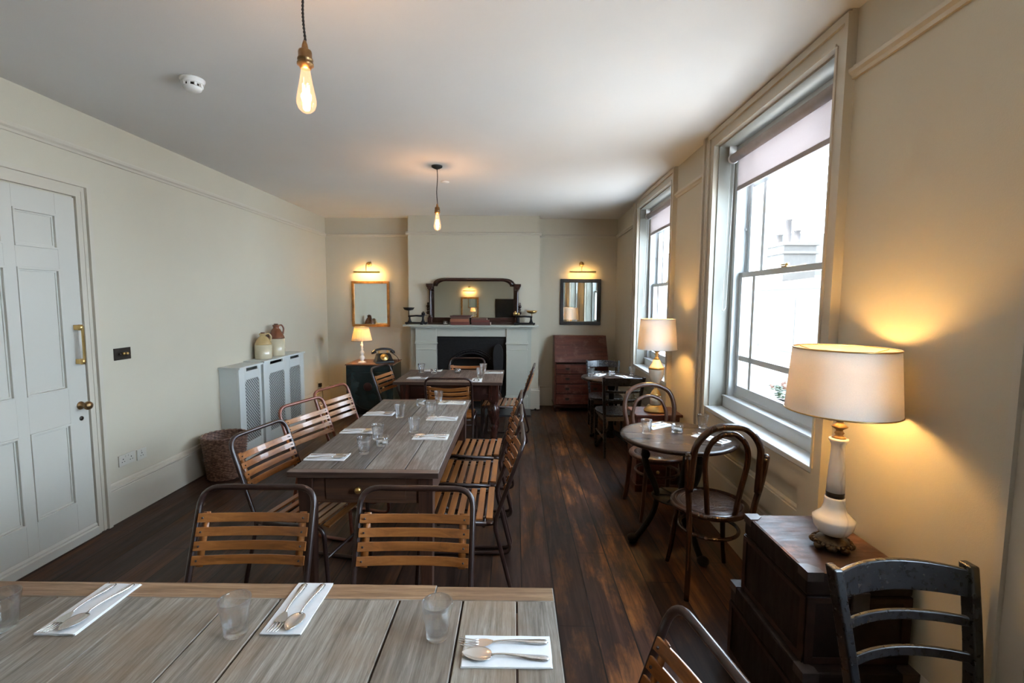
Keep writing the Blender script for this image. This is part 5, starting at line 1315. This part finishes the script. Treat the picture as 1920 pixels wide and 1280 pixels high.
def make_spoon():
    mb = MB(); handle_pts(mb); NU, NV = 14, 8; vs = []
    for i in range(NU + 1):
        t_ = i / NU; y = .026 + t_ * .066; hw = .0205 * math.sin(PI * min(1, (t_ * .96 + .04)) ** .85) ** .62 if 0 < t_ < 1 else .003
        for j in range(NV + 1):
            u = -1 + 2 * j / NV; dep = .0075 * (1 - u * u) * math.sin(PI * t_) ** .7 if 0 < t_ < 1 else 0
            vs.append(Vector((u * hw, y, .0092 - dep + .0010 * (1 - t_) * 0 - .003 * (1 - t_) ** 3)))
    fs = [(i * (NV + 1) + j, i * (NV + 1) + j + 1, (i + 1) * (NV + 1) + j + 1, (i + 1) * (NV + 1) + j) for i in range(NU) for j in range(NV)]
    mb._add(vs, fs, True); return mb
def make_fork():
    mb = MB(); handle_pts(mb)
    def zz(y): return .0060 + (y - .028) * .02 - .0035 * math.sin(PI * (y - .028) / .075) + .0045 * max(0, (y - .075) / .03) ** 1.5
    rows_ = [(.026, .0042), (.034, .0085), (.042, .0118), (.052, .0130), (.060, .0130)]
    vs = []
    for y, w_ in rows_: vs += [Vector((-w_, y, zz(y))), Vector((w_, y, zz(y))), Vector((w_, y, zz(y) + .0016)), Vector((-w_, y, zz(y) + .0016))]
    fs = [(0, 1, 2, 3), tuple(16 + q for q in (3, 2, 1, 0))] + [(k * 4 + q, k * 4 + (q + 1) % 4, (k + 1) * 4 + (q + 1) % 4, (k + 1) * 4 + q) for k in range(4) for q in range(4)]
    mb._add(vs, fs, False)
    for k in range(4):
        x = -.0112 + k * .00747; mb.tube([(x, .058, zz(.058) + .0008), (x, .070, zz(.07) + .0008), (x, .085, zz(.085) + .0008), (x * .96, .103, zz(.103) + .0008)], .0016, 6, rf=lambda t_: 1 - .45 * t_, flat=(.8, 1.1))
    return mb
PROTO = {}
def place(kind, x, y, z, rz, label, g):
    cat = {'napkin': 'napkin', 'fork': 'fork', 'spoon': 'spoon'}[kind]
    if kind == 'napkin':
        o = make_napkin(.105, .212, int(x * 1000 + y * 77)).build('paper_napkin', NAPK)
    elif kind not in PROTO:
        o = (make_spoon() if kind == 'spoon' else make_fork()).build('dessert_spoon' if kind == 'spoon' else 'table_fork', STEEL); PROTO[kind] = o
        if kind == 'spoon': sd = o.modifiers.new('s', 'SOLIDIFY'); sd.thickness = .0009
    else: o = PROTO[kind].copy(); COL.objects.link(o)
    o.location = (x, y, z); o.rotation_euler.z = rz; o.scale = (1, 1, 1) if kind == 'napkin' else (1.08, 1.08, 1.0); tag(o, label, cat, g); return o
def setting(x, y, z, deg, where, g, skew=0.0, swap=False):
    """heads point along local +Y"""
    a = math.radians(deg); ca, sa = math.cos(a), math.sin(a)
    place('napkin', x, y, z + .0004, a, 'white folded paper napkin %s' % where, 'paper napkins ' + g)
    o = -1 if swap else 1
    for k, kd in ((-1, 'fork'), (1, 'spoon')):
        u = .022 * k * o; v = .006
        place(kd, x + ca * u - sa * v, y + sa * u + ca * v, z + .0048, a + skew + (.05 * k * o), ('steel fork ' if kd == 'fork' else 'steel spoon ') + 'on the napkin ' + where, ('forks ' if kd == 'fork' else 'spoons ') + g)
ZT = .7602
g = 'on the foreground table'
setting(-1.145, 1.215, ZT, 180, 'second place from the left edge of the foreground table', g, -.06, True)
setting(-.585, 1.225, ZT, 180, 'in the middle of the foreground table', g, .0, True)
setting(-.015, 1.068, ZT, 90, 'at the right end of the foreground table', g, .0, True)
tumbler(-1.300, 1.135, ZT, 'clear fluted tumbler at the left edge of the foreground table', 'tumblers ' + g)
tumbler(-.700, 1.125, ZT, 'clear fluted tumbler in the middle of the foreground table', 'tumblers ' + g, 1, .3)
tumbler(-.190, 1.120, ZT, 'clear fluted tumbler near the right end of the foreground table', 'tumblers ' + g, 1, .6)
g = 'on the long table'
for i, (y, w_) in enumerate(((2.46, 'nearest on the left side of the long table'), (2.965, 'middle on the left side of the long table'), (3.43, 'farthest on the left side of the long table'))): setting(-.995, y, ZT, -90, w_, g, (.03, .0, -.03)[i])
for i, (y, w_) in enumerate(((2.845, 'nearest on the right side of the long table'), (3.30, 'middle on the right side of the long table'), (3.82, 'farthest on the right side of the long table'))): setting(-.512, y, ZT, 90, w_, g, (.02, .02, 0)[i])
for x, y, w_ in ((-.825, 2.535, 'beside the nearest left napkin'), (-.825, 2.80, 'behind the near tealight'), (-.823, 3.34, 'at the far left place'), (-.640, 2.96, 'at the nearest right napkin'), (-.610, 3.42, 'at the middle right napkin'), (-.628, 3.86, 'at the far end')):
    tumbler(x, y, ZT, 'fluted tumbler on the long table %s' % w_, 'tumblers ' + g, 1, x * 9 + y)
tealight(-.765, 2.69, ZT, 'glass tealight holder near the front of the long table', 'tealights ' + g); tealight(-.745, 3.72, ZT, 'glass tealight holder near the far end of the long table', 'tealights ' + g)
g = 'on the far table'
setting(-1.05, 5.04, ZT, -90, 'at the near left of the far table', g); setting(-.98, 5.59, ZT, -92, 'at the far left of the far table', g)
setting(-.245, 5.455, ZT, 90, 'at the far right of the far table', g); setting(-.40, 4.93, ZT, 0, 'at the near edge of the far table', g)
for x, y, w_ in ((-1.085, 5.45, 'by the left places'), (-.385, 5.16, 'at the near right'), (-.370, 5.50, 'behind the near right one')): tumbler(x, y, ZT, 'clear fluted tumbler on the far table %s' % w_, 'tumblers ' + g, 1.1, x + y)
tealight(-.93, 5.38, ZT, 'glass tealight holder at the left of the far table', 'tealights ' + g); tealight(-.66, 5.42, ZT, 'glass tealight holder in the middle of the far table', 'tealights ' + g)
g = 'on the round table'; zt = .7400
tumbler(.862, 3.05, zt, 'clear fluted tumbler at the left of the round window table', 'tumblers ' + g, .98); tumbler(1.285, 3.19, zt, 'clear fluted tumbler at the window side of the round table', 'tumblers ' + g, .98, .4)
tealight(1.075, 3.085, zt, 'glass tealight holder in the centre of the round table')
setting(.985, 3.235, zt, 125, 'at the far left of the round table', g); setting(1.235, 2.93, zt, 35, 'at the window side of the round table', g)
g = 'on the corner table'; zt = .7502
tumbler(.862, 5.34, zt, 'clear tumbler at the left of the small corner table', 'tumblers ' + g, 1.05); tumbler(1.345, 5.42, zt, 'clear tumbler at the right of the small corner table', 'tumblers ' + g, 1.05)
tealight(1.11, 5.40, zt, 'glass tealight holder in the middle of the small corner table'); setting(.965, 5.42, zt, 150, 'at the left of the small corner table', g); setting(1.225, 5.30, zt, 20, 'at the right of the small corner table', g)
tealight(-1.0, 6.79, ZM, 'small glass tealight holder on the mantel left of the books')
